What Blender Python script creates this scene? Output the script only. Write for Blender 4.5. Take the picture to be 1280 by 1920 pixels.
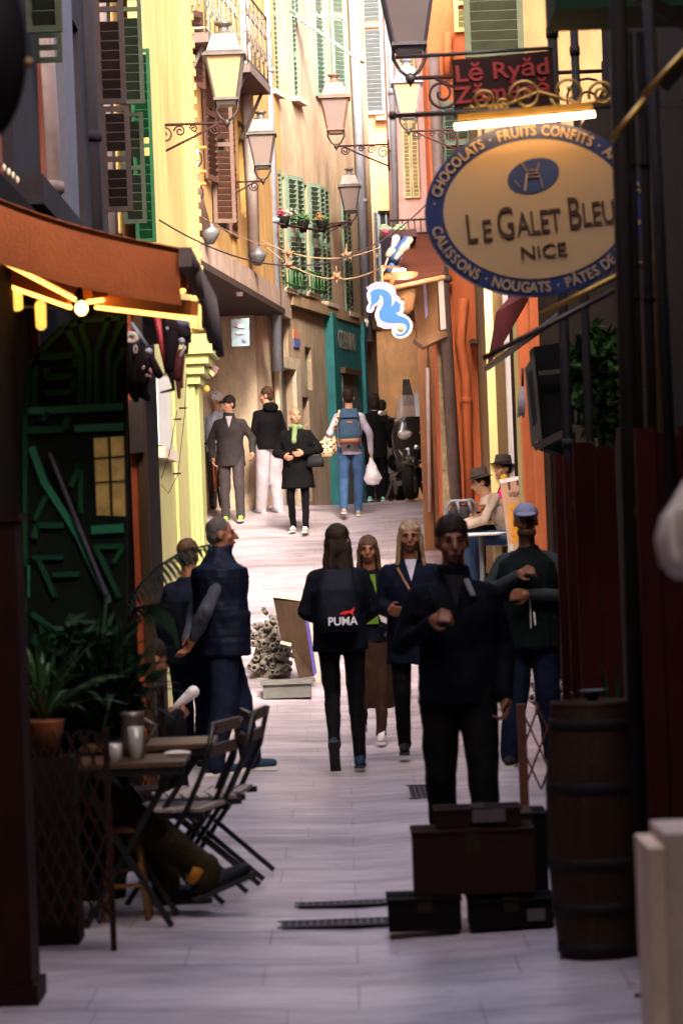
import bpy, bmesh, math, random
from mathutils import Vector as V, Matrix, noise
from mathutils.geometry import tessellate_polygon
for o in list(bpy.data.objects): bpy.data.objects.remove(o)
R = math.radians
FL = 5333.33          # focal length in photograph pixels
ROLL = R(2.2)
CAMZ = 1.6
SC = bpy.context.scene
COL = SC.collection
# ---------------------------------------------------------------- camera
cam = bpy.data.cameras.new('camera'); camo = bpy.data.objects.new('camera', cam); COL.objects.link(camo)
cam.sensor_fit = 'VERTICAL'; cam.sensor_height = 36; cam.lens = 36 * FL / 1920
cam.shift_y = 50 / 1920; cam.clip_start = 0.3; cam.clip_end = 400
camo.matrix_world = Matrix.Translation((0, 0, CAMZ)) @ Matrix.Rotation(R(90), 4, 'X') @ Matrix.Rotation(-ROLL, 4, 'Z')
cam.dof.use_dof = True; cam.dof.focus_distance = 37.0; cam.dof.aperture_fstop = 5.0
SC.camera = camo
# ---------------------------------------------------------------- light
SUN_EL, SUN_AZ = R(38), R(167)      # azimuth measured from +Y (down the street) towards +X
w = bpy.data.worlds.new('World'); SC.world = w; w.use_nodes = True
nt = w.node_tree; nt.nodes.clear()
sky = nt.nodes.new('ShaderNodeTexSky'); sky.sky_type = 'NISHITA'; sky.sun_disc = False
sky.sun_elevation = SUN_EL; sky.sun_rotation = SUN_AZ; sky.air_density = .55; sky.dust_density = 6.0; sky.ozone_density = .3
bg = nt.nodes.new('ShaderNodeBackground'); bg.inputs[1].default_value = 0.15
wo = nt.nodes.new('ShaderNodeOutputWorld')
nt.links.new(sky.outputs[0], bg.inputs[0]); nt.links.new(bg.outputs[0], wo.inputs[0])
sl = bpy.data.lights.new('sun', 'SUN'); sl.energy = .85; sl.angle = R(10); sl.color = (1, .88, .70)
so = bpy.data.objects.new('sun', sl); COL.objects.link(so)
sd = V((math.sin(SUN_AZ) * math.cos(SUN_EL), math.cos(SUN_AZ) * math.cos(SUN_EL), math.sin(SUN_EL)))
so.rotation_euler = sd.to_track_quat('Z', 'Y').to_euler()
SC.view_settings.view_transform = 'Standard'; SC.view_settings.look = 'None'
SC.view_settings.exposure = 2.9; SC.view_settings.gamma = 1
SC.cycles.max_bounces = 8; SC.cycles.diffuse_bounces = 5; SC.cycles.caustics_reflective = False; SC.cycles.caustics_refractive = False
SC.cycles.sample_clamp_indirect = 6
# ---------------------------------------------------------------- helpers
rnd = random.Random(7)
CT, ST = math.cos(ROLL), math.sin(ROLL)
def sc(d): return FL / d
def P(px, py, d):
    u, v = px - 640, 1010 - py
    s = FL / d
    return V(((u * CT + v * ST) / s, d, (-u * ST + v * CT) / s + CAMZ))
def feet_d(px, py):
    lo, hi = 6.0, 46.0
    for _ in range(50):
        m = (lo + hi) / 2
        if P(px, py, m).z < gz(m): hi = m
        else: lo = m
    return (lo + hi) / 2
def gz(y):
    if y < 26: return 0.0
    if y < 27: return .07 * (y - 26) ** 2
    if y < 40: return .07 + .143 * (y - 27)
    if y < 43: return 1.929 + .143 * (y - 40) - .0238 * (y - 40) ** 2
    return 2.1438
MATS = {}
def mat(name, col, rough=.7, var=.25, scale=4, bump=.0, bscale=60, metal=0, spec=.5, streak=False, emit=0, trans=0, col2=None, alpha=1, coat=0, stain=0):
    if name in MATS: return MATS[name]
    m = bpy.data.materials.new(name); m.use_nodes = True; MATS[name] = m
    if max(col) < .07 and not metal and not coat: spec = min(spec, .1); rough = max(rough, .6)
    n = m.node_tree; b = n.nodes['Principled BSDF']
    b.inputs['Roughness'].default_value = rough; b.inputs['Metallic'].default_value = metal
    b.inputs['Specular IOR Level'].default_value = spec
    b.inputs['Transmission Weight'].default_value = trans; b.inputs['Alpha'].default_value = alpha
    b.inputs['Coat Weight'].default_value = coat
    tc = n.nodes.new('ShaderNodeTexCoord'); mp = n.nodes.new('ShaderNodeMapping')
    n.links.new(tc.outputs['Object'], mp.inputs[0])
    if streak: mp.inputs['Scale'].default_value = (1, 1, .4)
    nz = n.nodes.new('ShaderNodeTexNoise'); nz.inputs['Scale'].default_value = scale; nz.inputs['Detail'].default_value = 7
    nz.inputs['Roughness'].default_value = .65
    n.links.new(mp.outputs[0], nz.inputs['Vector'])
    cr = n.nodes.new('ShaderNodeValToRGB')
    c = V(col); d2 = V(col2) if col2 else c * (1 - var)
    hi = V([min(1, x * (1 + var * .5)) for x in col]) if not col2 else c
    cr.color_ramp.elements[0].position = .3; cr.color_ramp.elements[1].position = .7
    cr.color_ramp.elements[0].color = (*d2, 1); cr.color_ramp.elements[1].color = (*hi, 1)
    n.links.new(nz.outputs[0], cr.inputs[0])
    out = cr.outputs[0]
    if stain:
        n2 = n.nodes.new('ShaderNodeTexNoise'); n2.inputs['Scale'].default_value = 1.3; n2.inputs['Detail'].default_value = 9
        n2.inputs['Roughness'].default_value = .75
        mp2 = n.nodes.new('ShaderNodeMapping'); mp2.inputs['Scale'].default_value = (2.2, 2.2, .5)
        n.links.new(tc.outputs['Object'], mp2.inputs[0]); n.links.new(mp2.outputs[0], n2.inputs['Vector'])
        c2 = n.nodes.new('ShaderNodeValToRGB'); c2.color_ramp.elements[0].position = .48; c2.color_ramp.elements[1].position = .68
        c2.color_ramp.elements[0].color = (0, 0, 0, 1); c2.color_ramp.elements[1].color = (stain, stain, stain, 1)
        n.links.new(n2.outputs[0], c2.inputs[0])
        mx = n.nodes.new('ShaderNodeMixRGB'); mx.inputs[2].default_value = (*(c * .42), 1)
        n.links.new(c2.outputs[0], mx.inputs[0]); n.links.new(out, mx.inputs[1]); out = mx.outputs[0]
    n.links.new(out, b.inputs['Base Color'])
    if emit:
        b.inputs['Emission Color'].default_value = (*col, 1); b.inputs['Emission Strength'].default_value = emit
    if bump:
        n3 = n.nodes.new('ShaderNodeTexNoise'); n3.inputs['Scale'].default_value = bscale; n3.inputs['Detail'].default_value = 4
        n.links.new(tc.outputs['Object'], n3.inputs['Vector'])
        bp = n.nodes.new('ShaderNodeBump'); bp.inputs['Strength'].default_value = bump; bp.inputs['Distance'].default_value = .02
        n.links.new(n3.outputs[0], bp.inputs['Height']); n.links.new(bp.outputs[0], b.inputs['Normal'])
    return m

class MB:
    def __init__(s): s.bm = bmesh.new()
    def _add(s, vs, fs, M=None, smooth=False):
        if M is not None: vs = [M @ V(v) for v in vs]
        bv = [s.bm.verts.new(v) for v in vs]
        for f in fs:
            try: q = s.bm.faces.new([bv[i] for i in f]); q.smooth = smooth
            except ValueError: pass
        return s
    def box(s, a, b, M=None):
        x0, x1 = sorted((a[0], b[0])); y0, y1 = sorted((a[1], b[1])); z0, z1 = sorted((a[2], b[2]))
        vs = [(x0, y0, z0), (x1, y0, z0), (x1, y1, z0), (x0, y1, z0), (x0, y0, z1), (x1, y0, z1), (x1, y1, z1), (x0, y1, z1)]
        return s._add(vs, [(0, 3, 2, 1), (4, 5, 6, 7), (0, 1, 5, 4), (1, 2, 6, 5), (2, 3, 7, 6), (3, 0, 4, 7)], M)
    def bar(s, p, q, w, h=None, up=(0, 0, 1)):
        p, q = V(p), V(q); h = h or w
        d = (q - p); L = d.length
        if L < 1e-6: return s
        d.normalize(); up = V(up)
        if abs(d.dot(up)) > .98: up = V((0, 1, 0))
        x = d.cross(up).normalized(); z = x.cross(d).normalized()
        M = Matrix((( x.x, d.x, z.x, p.x), (x.y, d.y, z.y, p.y), (x.z, d.z, z.z, p.z), (0, 0, 0, 1)))
        return s.box((-w / 2, 0, -h / 2), (w / 2, L, h / 2), M)
    def tube(s, pts, r, seg=8, closed=False):
        pts = [V(p) for p in pts]; n = len(pts)
        rs = r if isinstance(r, (list, tuple)) else [r] * n
        vs = []; prev = None
        for i, p in enumerate(pts):
            a = pts[(i - 1) % n] if (closed or i) else p; b = pts[(i + 1) % n] if (closed or i < n - 1) else p
            d = (b - a)
            d = d.normalized() if d.length > 1e-9 else V((0, 0, 1))
            if prev is None:
                u = d.cross(V((0, 0, 1)));
                if u.length < .1: u = d.cross(V((0, 1, 0)))
            else: u = prev - d * prev.dot(d)
            u.normalize(); prev = u; v = d.cross(u)
            for k in range(seg):
                t = 2 * math.pi * k / seg
                vs.append(p + (u * math.cos(t) + v * math.sin(t)) * rs[i])
        fs = []
        for i in range(n if closed else n - 1):
            j = (i + 1) % n
            for k in range(seg):
                l = (k + 1) % seg
                fs.append((i * seg + k, i * seg + l, j * seg + l, j * seg + k))
        if not closed: fs += [tuple(range(seg))[::-1], tuple(range((n - 1) * seg, n * seg))]
        return s._add(vs, fs, None, True)
    def lathe(s, prof, c=(0, 0, 0), seg=20, M=None, sx=1, sy=1, smooth=True):
        vs = []; c = V(c)
        for r, z in prof:
            for k in range(seg):
                t = 2 * math.pi * k / seg
                vs.append(c + V((r * sx * math.cos(t), r * sy * math.sin(t), z)))
        fs = []
        for i in range(len(prof) - 1):
            for k in range(seg):
                l = (k + 1) % seg
                fs.append((i * seg + k, i * seg + l, (i + 1) * seg + l, (i + 1) * seg + k))
        fs += [tuple(range(seg))[::-1], tuple(range((len(prof) - 1) * seg, len(prof) * seg))]
        return s._add(vs, fs, M, smooth)
    def ell(s, c, rx, ry, rz, M=None, seg=14, rg=9):
        prof = [(max(1e-4, math.sin(math.pi * i / rg)), -math.cos(math.pi * i / rg)) for i in range(rg + 1)]
        T = Matrix.Translation(V(c)) @ Matrix.Diagonal((rx, ry, rz, 1))
        if M is not None: T = M @ T
        return s.lathe(prof, (0, 0, 0), seg, T)
    def cap(s, p, r0, q, r1, seg=12):
        p, q = V(p), V(q); d = q - p; L = d.length
        if L < 1e-5: return s.ell(p, r0, r0, r0)
        M = Matrix.Translation(p) @ d.to_track_quat('Z', 'Y').to_matrix().to_4x4()
        prof = [(max(1e-4, r0 * math.sin(a)), -r0 * math.cos(a)) for a in (0, R(30), R(60), R(90))]
        prof += [(max(1e-4, r1 * math.cos(a)), L + r1 * math.sin(a)) for a in (0, R(30), R(60), R(90))]
        return s.lathe(prof, (0, 0, 0), seg, M)
    def loft(s, rings, seg=20, p=2.0):
        """rings: (centre, rx, ry) with horizontal-ish superellipse sections; optional 4th: yaw"""
        vs = []
        for rg in rings:
            c, rx, ry = V(rg[0]), rg[1], rg[2]; yaw = rg[3] if len(rg) > 3 else 0
            for k in range(seg):
                t = 2 * math.pi * k / seg
                a, b = math.cos(t), math.sin(t)
                x = rx * math.copysign(abs(a) ** (2 / p), a); y = ry * math.copysign(abs(b) ** (2 / p), b)
                vs.append(c + V((x * math.cos(yaw) - y * math.sin(yaw), x * math.sin(yaw) + y * math.cos(yaw), 0)))
        fs = []
        for i in range(len(rings) - 1):
            for k in range(seg):
                l = (k + 1) % seg
                fs.append((i * seg + k, i * seg + l, (i + 1) * seg + l, (i + 1) * seg + k))
        fs += [tuple(range(seg))[::-1], tuple(range((len(rings) - 1) * seg, len(rings) * seg))]
        return s._add(vs, fs, None, True)
    def prism(s, pts, off):
        """closed polygon of 3D points extruded by vector off"""
        n = len(pts); off = V(off); pts = [V(p) for p in pts]
        bv = [s.bm.verts.new(p) for p in pts]; bw = [s.bm.verts.new(p + off) for p in pts]
        for i in range(n): s.bm.faces.new((bv[i], bv[(i + 1) % n], bw[(i + 1) % n], bw[i]))
        for a, b, c in tessellate_polygon([pts]):
            for q in (bv, bw):
                try: s.bm.faces.new((q[a], q[b], q[c]))
                except ValueError: pass
        return s
    def quad(s, a, b, c, d, smooth=False): return s._add([a, b, c, d], [(0, 1, 2, 3)], None, smooth)
    def sheet(s, rows, thick=.004):
        """grid of points as a thin closed-looking sheet (double skin)"""
        m, n = len(rows), len(rows[0]); top = [V(p) for r in rows for p in r]
        vs = top + [p - V((0, 0, thick)) for p in top]; fs = []
        for i in range(m - 1):
            for j in range(n - 1):
                a = i * n + j; f = (a, a + 1, a + n + 1, a + n)
                fs.append(f); fs.append(tuple(m * n + k for k in f[::-1]))
        edge = [j for j in range(n)] + [i * n + n - 1 for i in range(1, m)] + [(m - 1) * n + j for j in range(n - 2, -1, -1)] + [i * n for i in range(m - 2, 0, -1)]
        for i in range(len(edge)):
            a, b = edge[i], edge[(i + 1) % len(edge)]; fs.append((b, a, a + m * n, b + m * n))
        return s._add(vs, fs, None, True)
    def mesh(s, me, M):
        n0 = len(s.bm.verts); s.bm.from_mesh(me); s.bm.verts.ensure_lookup_table()
        for v in s.bm.verts[n0:]: v.co = M @ v.co
        return s
    def build(s, name, material, parent=None, world=True, norm=True):
        if norm: bmesh.ops.recalc_face_normals(s.bm, faces=s.bm.faces)
        me = bpy.data.meshes.new(name); s.bm.to_mesh(me); s.bm.free()
        return link(name, me, material, parent, world)

LOCAL = set()
def link(name, me, material, parent=None, world=True):
    if parent is not None and parent.name in LOCAL: world = False
    o = bpy.data.objects.new(name, me); COL.objects.link(o)
    if material is not None: me.materials.clear(); me.materials.append(material)
    if parent is not None:
        o.parent = parent
        if parent.type == 'EMPTY' and world: o.matrix_parent_inverse = Matrix.Translation(-parent.location)
    return o
def tag(o, label, cat, group=None):
    o['label'] = label; o['category'] = cat
    if group: o['group'] = group
    return o
def thing(name, label, cat, loc=(0, 0, 0), rz=0, group=None):
    o = bpy.data.objects.new(name, None); COL.objects.link(o); o.location = loc; o.rotation_euler = (0, 0, rz); o.empty_display_size = .1
    return tag(o, label, cat, group)
def dup(root, loc, rz=0, label=None, scale=1, group=None):
    r = root.copy(); COL.objects.link(r); r.location = loc; r.rotation_euler = (0, 0, rz); r.scale = (scale,) * 3
    if label: r['label'] = label
    if group: r['group'] = group
    def rec(a, b):
        for ch in list(a.children):
            c = ch.copy(); COL.objects.link(c); c.parent = b; rec(ch, c)
    rec(root, r)
    return r
def structure(o): o['kind'] = 'structure'; return o
TXT = {}
def text_me(t, bold=.0, ext=.004):
    k = (t, bold, ext)
    if k not in TXT:
        cu = bpy.data.curves.new('t', 'FONT'); cu.body = t; cu.size = 1; cu.align_x = 'CENTER'; cu.extrude = ext; cu.offset = bold; cu.resolution_u = 3
        o = bpy.data.objects.new('t', cu); COL.objects.link(o)
        dg = bpy.context.evaluated_depsgraph_get(); TXT[k] = bpy.data.meshes.new_from_object(o.evaluated_get(dg))
        bpy.data.objects.remove(o)
    return TXT[k]
def remesh(mb, voxel, smooth=2, amp=0, freq=9, seed=0, zs=.6):
    me = bpy.data.meshes.new('tmp'); bmesh.ops.recalc_face_normals(mb.bm, faces=mb.bm.faces); mb.bm.to_mesh(me); mb.bm.free()
    o = bpy.data.objects.new('tmp', me); COL.objects.link(o)
    md = o.modifiers.new('r', 'REMESH'); md.mode = 'VOXEL'; md.voxel_size = voxel; md.use_smooth_shade = True
    if smooth: ms = o.modifiers.new('s', 'SMOOTH'); ms.iterations = smooth; ms.factor = .5
    dg = bpy.context.evaluated_depsgraph_get(); r = bpy.data.meshes.new_from_object(o.evaluated_get(dg))
    bpy.data.objects.remove(o); bpy.data.meshes.remove(me)
    if amp:
        off = V((seed * 3.1, seed * 1.7, seed))
        nn_ = [v.normal.copy() for v in r.vertices]; cc_ = []
        for v, vn in zip(r.vertices, nn_):
            q = V((v.co.x * freq, v.co.y * freq, v.co.z * freq * zs)) + off
            nn = noise.noise(q) + .5 * noise.noise(q * 2.3)
            cc_ += (v.co + vn * (nn * amp))[:]
        r.vertices.foreach_set('co', cc_)
    r.polygons.foreach_set('use_smooth', [True] * len(r.polygons))
    return r

class Fac:
    """a facade plane: u along the wall, z up, n out of the wall into the street"""
    def __init__(s, A, B, side):
        s.A = V((A[0], A[1], 0)); d = V((B[0] - A[0], B[1] - A[1], 0)); s.L = d.length; s.d = d.normalized()
        s.n = V((s.d.y, -s.d.x, 0)) * side
    def pt(s, u, z, n=0): return s.A + s.d * u + s.n * n + V((0, 0, z))
    def hit(s, px, py, n=0):
        o = V((0, 0, CAMZ)); r = P(px, py, 1) - o
        t = (s.A + s.n * n - o).dot(s.n) / r.dot(s.n); q = o + r * t
        return ((q - s.A).dot(s.d), q.z)
    def M(s, u, z, n=0):
        p = s.pt(u, z, n)
        return Matrix(((s.d.x, s.n.x, 0, p.x), (s.d.y, s.n.y, 0, p.y), (0, 0, 1, p.z), (0, 0, 0, 1)))
    def box(s, mb, u0, u1, z0, z1, n0, n1): mb.box((u0, n0, z0), (u1, n1, z1), s.M(0, 0)); return mb
    def skin(s, z0, z1, ops, depth=.14, u0=0, u1=None):
        """wall skin with real openings and reveals; the wall's front is n = depth"""
        u1 = s.L if u1 is None else u1
        us = sorted({u0, u1, *[min(max(o[0], u0), u1) for o in ops], *[min(max(o[1], u0), u1) for o in ops]})
        zs = sorted({z0, z1, *[min(max(o[2], z0), z1) for o in ops], *[min(max(o[3], z0), z1) for o in ops]})
        inside = lambda u, z: any(o[0] < u < o[1] and o[2] < z < o[3] for o in ops)
        mb = MB(); M = s.M(0, 0)
        solid = {}
        for i in range(len(us) - 1):
            for j in range(len(zs) - 1):
                solid[i, j] = not inside((us[i] + us[i + 1]) / 2, (zs[j] + zs[j + 1]) / 2)
        for (i, j), so_ in solid.items():
            if not so_: continue
            a, b, c, d = us[i], us[i + 1], zs[j], zs[j + 1]
            mb._add([(a, depth, c), (b, depth, c), (b, depth, d), (a, depth, d)], [(0, 1, 2, 3)], M)
            for di, dj, q in ((-1, 0, [(a, 0, c), (a, depth, c), (a, depth, d), (a, 0, d)]), (1, 0, [(b, 0, c), (b, depth, c), (b, depth, d), (b, 0, d)]),
                              (0, -1, [(a, 0, c), (b, 0, c), (b, depth, c), (a, depth, c)]), (0, 1, [(a, 0, d), (b, 0, d), (b, depth, d), (a, depth, d)])):
                if not solid.get((i + di, j + dj), False): mb._add(q, [(0, 1, 2, 3)], M)
        bmesh.ops.remove_doubles(mb.bm, verts=mb.bm.verts, dist=1e-5)
        return mb

def shutter_mb(w, h, M, slat=.055, t=.035, mb=None, tilt=50):
    """louvred leaf: local x 0..w, z 0..h, y thickness"""
    mb = mb or MB(); f = min(.07, w * .18)
    mb.box((0, -t / 2, 0), (f, t / 2, h), M).box((w - f, -t / 2, 0), (w, t / 2, h), M)
    for z in (0, h * .5 - f / 2, h - f): mb.box((f, -t / 2 + .001, z), (w - f, t / 2 - .001, z + f), M)
    z = f + slat * .5
    while z < h - f - slat * .3:
        if not (h * .5 - f * .5 - slat * .6 < z < h * .5 + f * .5 + slat * .6):
            S = M @ Matrix.Translation((0, 0, z)) @ Matrix.Rotation(R(tilt), 4, 'X')
            mb.box((f, -slat * .58, -.005), (w - f, slat * .58, .005), S)
        z += slat
    return mb
def mass(foot, z0, z1):
    return MB().prism([V((x, y, z0)) for x, y in foot], (0, 0, z1 - z0))
# ================================================================ ground
def paving():
    m = bpy.data.materials.new('paving_stone'); m.use_nodes = True; n = m.node_tree; b = n.nodes['Principled BSDF']; L = n.links.new
    tc = n.nodes.new('ShaderNodeTexCoord'); mp = n.nodes.new('ShaderNodeMapping'); L(tc.outputs['Object'], mp.inputs[0])
    br = n.nodes.new('ShaderNodeTexBrick'); br.inputs['Scale'].default_value = 1; br.inputs['Brick Width'].default_value = .95; br.inputs['Row Height'].default_value = .52; br.squash = .7; br.squash_frequency = 3
    br.inputs['Mortar Size'].default_value = .005; br.inputs['Mortar Smooth'].default_value = .4; br.offset = .37
    br.inputs['Color1'].default_value = (.54, .485, .53, 1); br.inputs['Color2'].default_value = (.51, .44, .49, 1); br.inputs['Mortar'].default_value = (.36, .31, .32, 1)
    L(mp.outputs[0], br.inputs['Vector'])
    nz = n.nodes.new('ShaderNodeTexNoise'); nz.inputs['Scale'].default_value = 1.1; nz.inputs['Detail'].default_value = 9; nz.inputs['Roughness'].default_value = .7
    mp2 = n.nodes.new('ShaderNodeMapping'); mp2.inputs['Scale'].default_value = (.55, 1.4, 1); L(tc.outputs['Object'], mp2.inputs[0]); L(mp2.outputs[0], nz.inputs['Vector'])
    cr = n.nodes.new('ShaderNodeValToRGB'); cr.color_ramp.elements[0].position = .36; cr.color_ramp.elements[1].position = .62
    cr.color_ramp.elements[0].color = (.36, .33, .34, 1); cr.color_ramp.elements[1].color = (1.0, .97, .98, 1); L(nz.outputs[0], cr.inputs[0])
    mx = n.nodes.new('ShaderNodeMixRGB'); mx.blend_type = 'MULTIPLY'; mx.inputs[0].default_value = .9; L(br.outputs[0], mx.inputs[1]); L(cr.outputs[0], mx.inputs[2])
    n4 = n.nodes.new('ShaderNodeTexNoise'); n4.inputs['Scale'].default_value = 3.2; n4.inputs['Detail'].default_value = 10; n4.inputs['Roughness'].default_value = .8
    mp4 = n.nodes.new('ShaderNodeMapping'); mp4.inputs['Scale'].default_value = (.5, 2.6, 1); L(tc.outputs['Object'], mp4.inputs[0]); L(mp4.outputs[0], n4.inputs['Vector'])
    c4 = n.nodes.new('ShaderNodeValToRGB'); c4.color_ramp.elements[0].position = .32; c4.color_ramp.elements[1].position = .55; c4.color_ramp.elements[0].color = (.42, .38, .37, 1); L(n4.outputs[0], c4.inputs[0])
    m4 = n.nodes.new('ShaderNodeMixRGB'); m4.blend_type = 'MULTIPLY'; m4.inputs[0].default_value = .8; L(mx.outputs[0], m4.inputs[1]); L(c4.outputs[0], m4.inputs[2])
    vo = n.nodes.new('ShaderNodeTexVoronoi'); vo.inputs['Scale'].default_value = 2.6; L(tc.outputs['Object'], vo.inputs['Vector'])
    cv = n.nodes.new('ShaderNodeValToRGB'); cv.color_ramp.elements[0].position = .035; cv.color_ramp.elements[1].position = .05; cv.color_ramp.elements[0].color = (.45, .42, .42, 1); L(vo.outputs[0], cv.inputs[0])
    m5 = n.nodes.new('ShaderNodeMixRGB'); m5.blend_type = 'MULTIPLY'; m5.inputs[0].default_value = 1; L(m4.outputs[0], m5.inputs[1]); L(cv.outputs[0], m5.inputs[2])
    L(m5.outputs[0], b.inputs['Base Color'])
    r2 = n.nodes.new('ShaderNodeMapRange'); r2.inputs[3].default_value = .55; r2.inputs[4].default_value = .22; L(nz.outputs[0], r2.inputs[0]); L(r2.outputs[0], b.inputs['Roughness'])
    n3 = n.nodes.new('ShaderNodeTexNoise'); n3.inputs['Scale'].default_value = 9; n3.inputs['Detail'].default_value = 6; L(tc.outputs['Object'], n3.inputs['Vector'])
    ad = n.nodes.new('ShaderNodeMath'); ad.operation = 'MULTIPLY_ADD'; ad.inputs[1].default_value = -.25; L(br.outputs[1], ad.inputs[0]); L(n3.outputs[0], ad.inputs[2])
    bp = n.nodes.new('ShaderNodeBump'); bp.inputs['Strength'].default_value = .45; bp.inputs['Distance'].default_value = .012; L(ad.outputs[0], bp.inputs['Height']); L(bp.outputs[0], b.inputs['Normal'])
    return m
PAVE = paving()
mb = MB(); ys = [-30, 0, 5, 10, 15, 20, 24] + [25 + .25 * i for i in range(81)] + [50, 60, 90]
xs = [-14, -4, -2, -1, 0, 1, 2, 4, 14]; vs = []
for y in ys:
    for i, x in enumerate(xs):
        vs.append((x, y, gz(y) - .035 * math.exp(-((x + .05) / .5) ** 2) + (0.012 * noise.noise(V((x, y * .6, 0))) if 5 < y < 45 else 0)))
fs = [(j * 9 + i, j * 9 + i + 1, j * 9 + i + 10, j * 9 + i + 9) for j in range(len(ys) - 1) for i in range(8)]
mb._add(vs, fs, None, True); structure(mb.build('street_ground', PAVE))

# ================================================================ materials
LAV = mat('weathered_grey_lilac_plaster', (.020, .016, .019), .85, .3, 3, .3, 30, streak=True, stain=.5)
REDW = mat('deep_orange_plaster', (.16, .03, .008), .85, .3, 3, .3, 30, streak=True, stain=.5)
CRM = mat('warm_yellow_plaster', (.52, .34, .10), .85, .2, 3, .3, 30, streak=True, stain=.5)
LIME = mat('lime_yellow_paint', (.38, .35, .14), .6, .12, 3, .1, 20, stain=.2)
LIMED = mat('lime_yellow_trim', (.30, .29, .10), .6, .12, 3, .1, 20)
OCH = mat('ochre_plaster', (.48, .28, .085), .9, .35, 2.5, .4, 30, streak=True, stain=1)
BAND = mat('pale_rose_render_band', (.40, .29, .23), .9, .3, 5, .4, 30, stain=.6)
STONE = mat('brown_street_stone', (.62, .48, .34), .85, .4, 4, .5, 25, streak=True, stain=.8)
BEIGE = mat('beige_plaster', (.42, .31, .205), .9, .35, 2.2, .45, 30, streak=True, stain=.9)
TRIM = mat('dirty_cream_trim', (.56, .46, .34), .85, .25, 5, .3, 30, stain=.5)
PEACH = mat('peach_plaster', (.64, .36, .17), .9, .2, 2, .3, 30, streak=True, stain=.6)
PINK = mat('pale_pink_plaster', (.60, .38, .33), .9, .2, 3, .3, 30, streak=True, stain=.4)
ORNG = mat('orange_red_plaster', (.62, .15, .045), .85, .22, 3, .25, 30, streak=True, stain=.4)
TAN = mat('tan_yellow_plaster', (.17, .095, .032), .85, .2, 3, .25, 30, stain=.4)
YEL = mat('lemon_paint', (.88, .74, .30), .6, .1, 3, .1, 20)
PWH = mat('pinkish_white_paint', (.80, .70, .66), .6, .1, 3, .1, 20)
ROUGH = mat('rough_brown_stone', (.30, .21, .12), .95, .5, 9, .9, 22, stain=.8)
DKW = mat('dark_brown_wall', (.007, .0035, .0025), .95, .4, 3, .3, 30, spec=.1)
GRS = mat('sage_green_shutter_paint', (.14, .21, .145), .6, .2, 6, .15, 40)
GRM = mat('mint_green_shutter_paint', (.15, .22, .165), .6, .2, 6, .15, 40)
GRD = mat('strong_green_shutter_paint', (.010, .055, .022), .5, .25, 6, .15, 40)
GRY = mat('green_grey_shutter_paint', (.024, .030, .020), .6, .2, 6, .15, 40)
BLG = mat('blue_grey_shutter_paint', (.17, .21, .23), .6, .15, 6, .15, 40)
BRN = mat('brown_shutter_paint', (.09, .04, .024), .6, .25, 6, .15, 40)
BRD = mat('dark_mauve_brown_shutter_paint', (.026, .016, .016), .6, .25, 6, .15, 40)
DARK = mat('dark_window_glass', (.02, .022, .025), .12, .3, 2)
PALEW = mat('pale_curtained_window', (.50, .44, .42), .5, .2, 3)
IRON = mat('black_wrought_iron', (.035, .025, .022), .5, .3, 12, .1, 60, metal=.3)
RUST = mat('reddish_brown_iron', (.035, .016, .015), .6, .3, 12, .2, 60)
ZINC = mat('grey_zinc', (.13, .13, .145), .5, .2, 5, .1, 40, metal=.2)
PIPEW = mat('off_white_pipe_paint', (.44, .36, .34), .6, .2, 6, .1, 40)
PIPEB = mat('blue_grey_pipe_paint', (.24, .25, .30), .5, .2, 6, .1, 40)
PIPEN = mat('brown_cast_iron_pipe', (.13, .085, .075), .6, .3, 8, .2, 40)
WOOD = mat('warm_brown_wood', (.27, .12, .045), .55, .35, 6, .2, 40, streak=True)
TEAL = mat('teal_shop_paint', (.015, .16, .17), .5, .25, 4, .1, 30, stain=.3)

def building(name, label, foot, z1, m, cat='building', z0=-.2):
    x = sum(p[0] for p in foot) / len(foot); y = sum(p[1] for p in foot) / len(foot)
    t = thing(name, label, cat, (x, y, 0))
    mass(foot, z0, z1).build('wall', m, t)
    return t
def pipe(parent, F, pts, r, m, name='downpipe', n=.08, collars=True):
    """downpipe through photo pixels lying on facade F"""
    pp = [F.pt(*F.hit(x, y, n), n) for x, y in pts]
    mb = MB().tube(pp, r, 12)
    if collars:
        a, b = pp[0], pp[-1]; k = max(2, int((a - b).length / 1.9))
        for i in range(1, k): 
            c = a.lerp(b, i / k); mb.tube([c - V((0, 0, .035)), c + V((0, 0, .035))], r * 1.25, 12)
    return mb.build(name, m, parent)
def win(parent, F, u0, u1, z0, z1, fm, gm=DARK, n=.02, bars=True):
    mb = MB(); w = min(.07, (u1 - u0) * .14)
    F.box(mb, u0, u0 + w, z0, z1, 0, n + .04); F.box(mb, u1 - w, u1, z0, z1, 0, n + .04)
    F.box(mb, u0 + w, u1 - w, z0, z0 + w, 0, n + .038); F.box(mb, u0 + w, u1 - w, z1 - w, z1, 0, n + .038)
    if bars: F.box(mb, (u0 + u1) / 2 - w / 3, (u0 + u1) / 2 + w / 3, z0 + w, z1 - w, 0, n + .036)
    f = mb.build('window', fm, parent)
    g = MB(); F.box(g, u0 + w, u1 - w, z0 + w, z1 - w, 0, n); g.build('pane', gm, f)
    return f
def leaf(parent, F, u, z, w, h, m, ang=0, n=.17, slat=.06):
    """shutter leaf hinged at (u,z); ang = degrees swung out from the wall"""
    M = F.M(u, z, n) @ Matrix.Rotation(R(ang), 4, 'Z')
    return shutter_mb(w, h, M, slat).build('shutter', m, parent)
def sill(parent, F, u0, u1, z, m=None, n1=.26):
    mb = MB(); F.box(mb, u0, u1, z - .07, z, .1, n1); return mb.build('window_sill', m or TRIM, parent)

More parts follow.
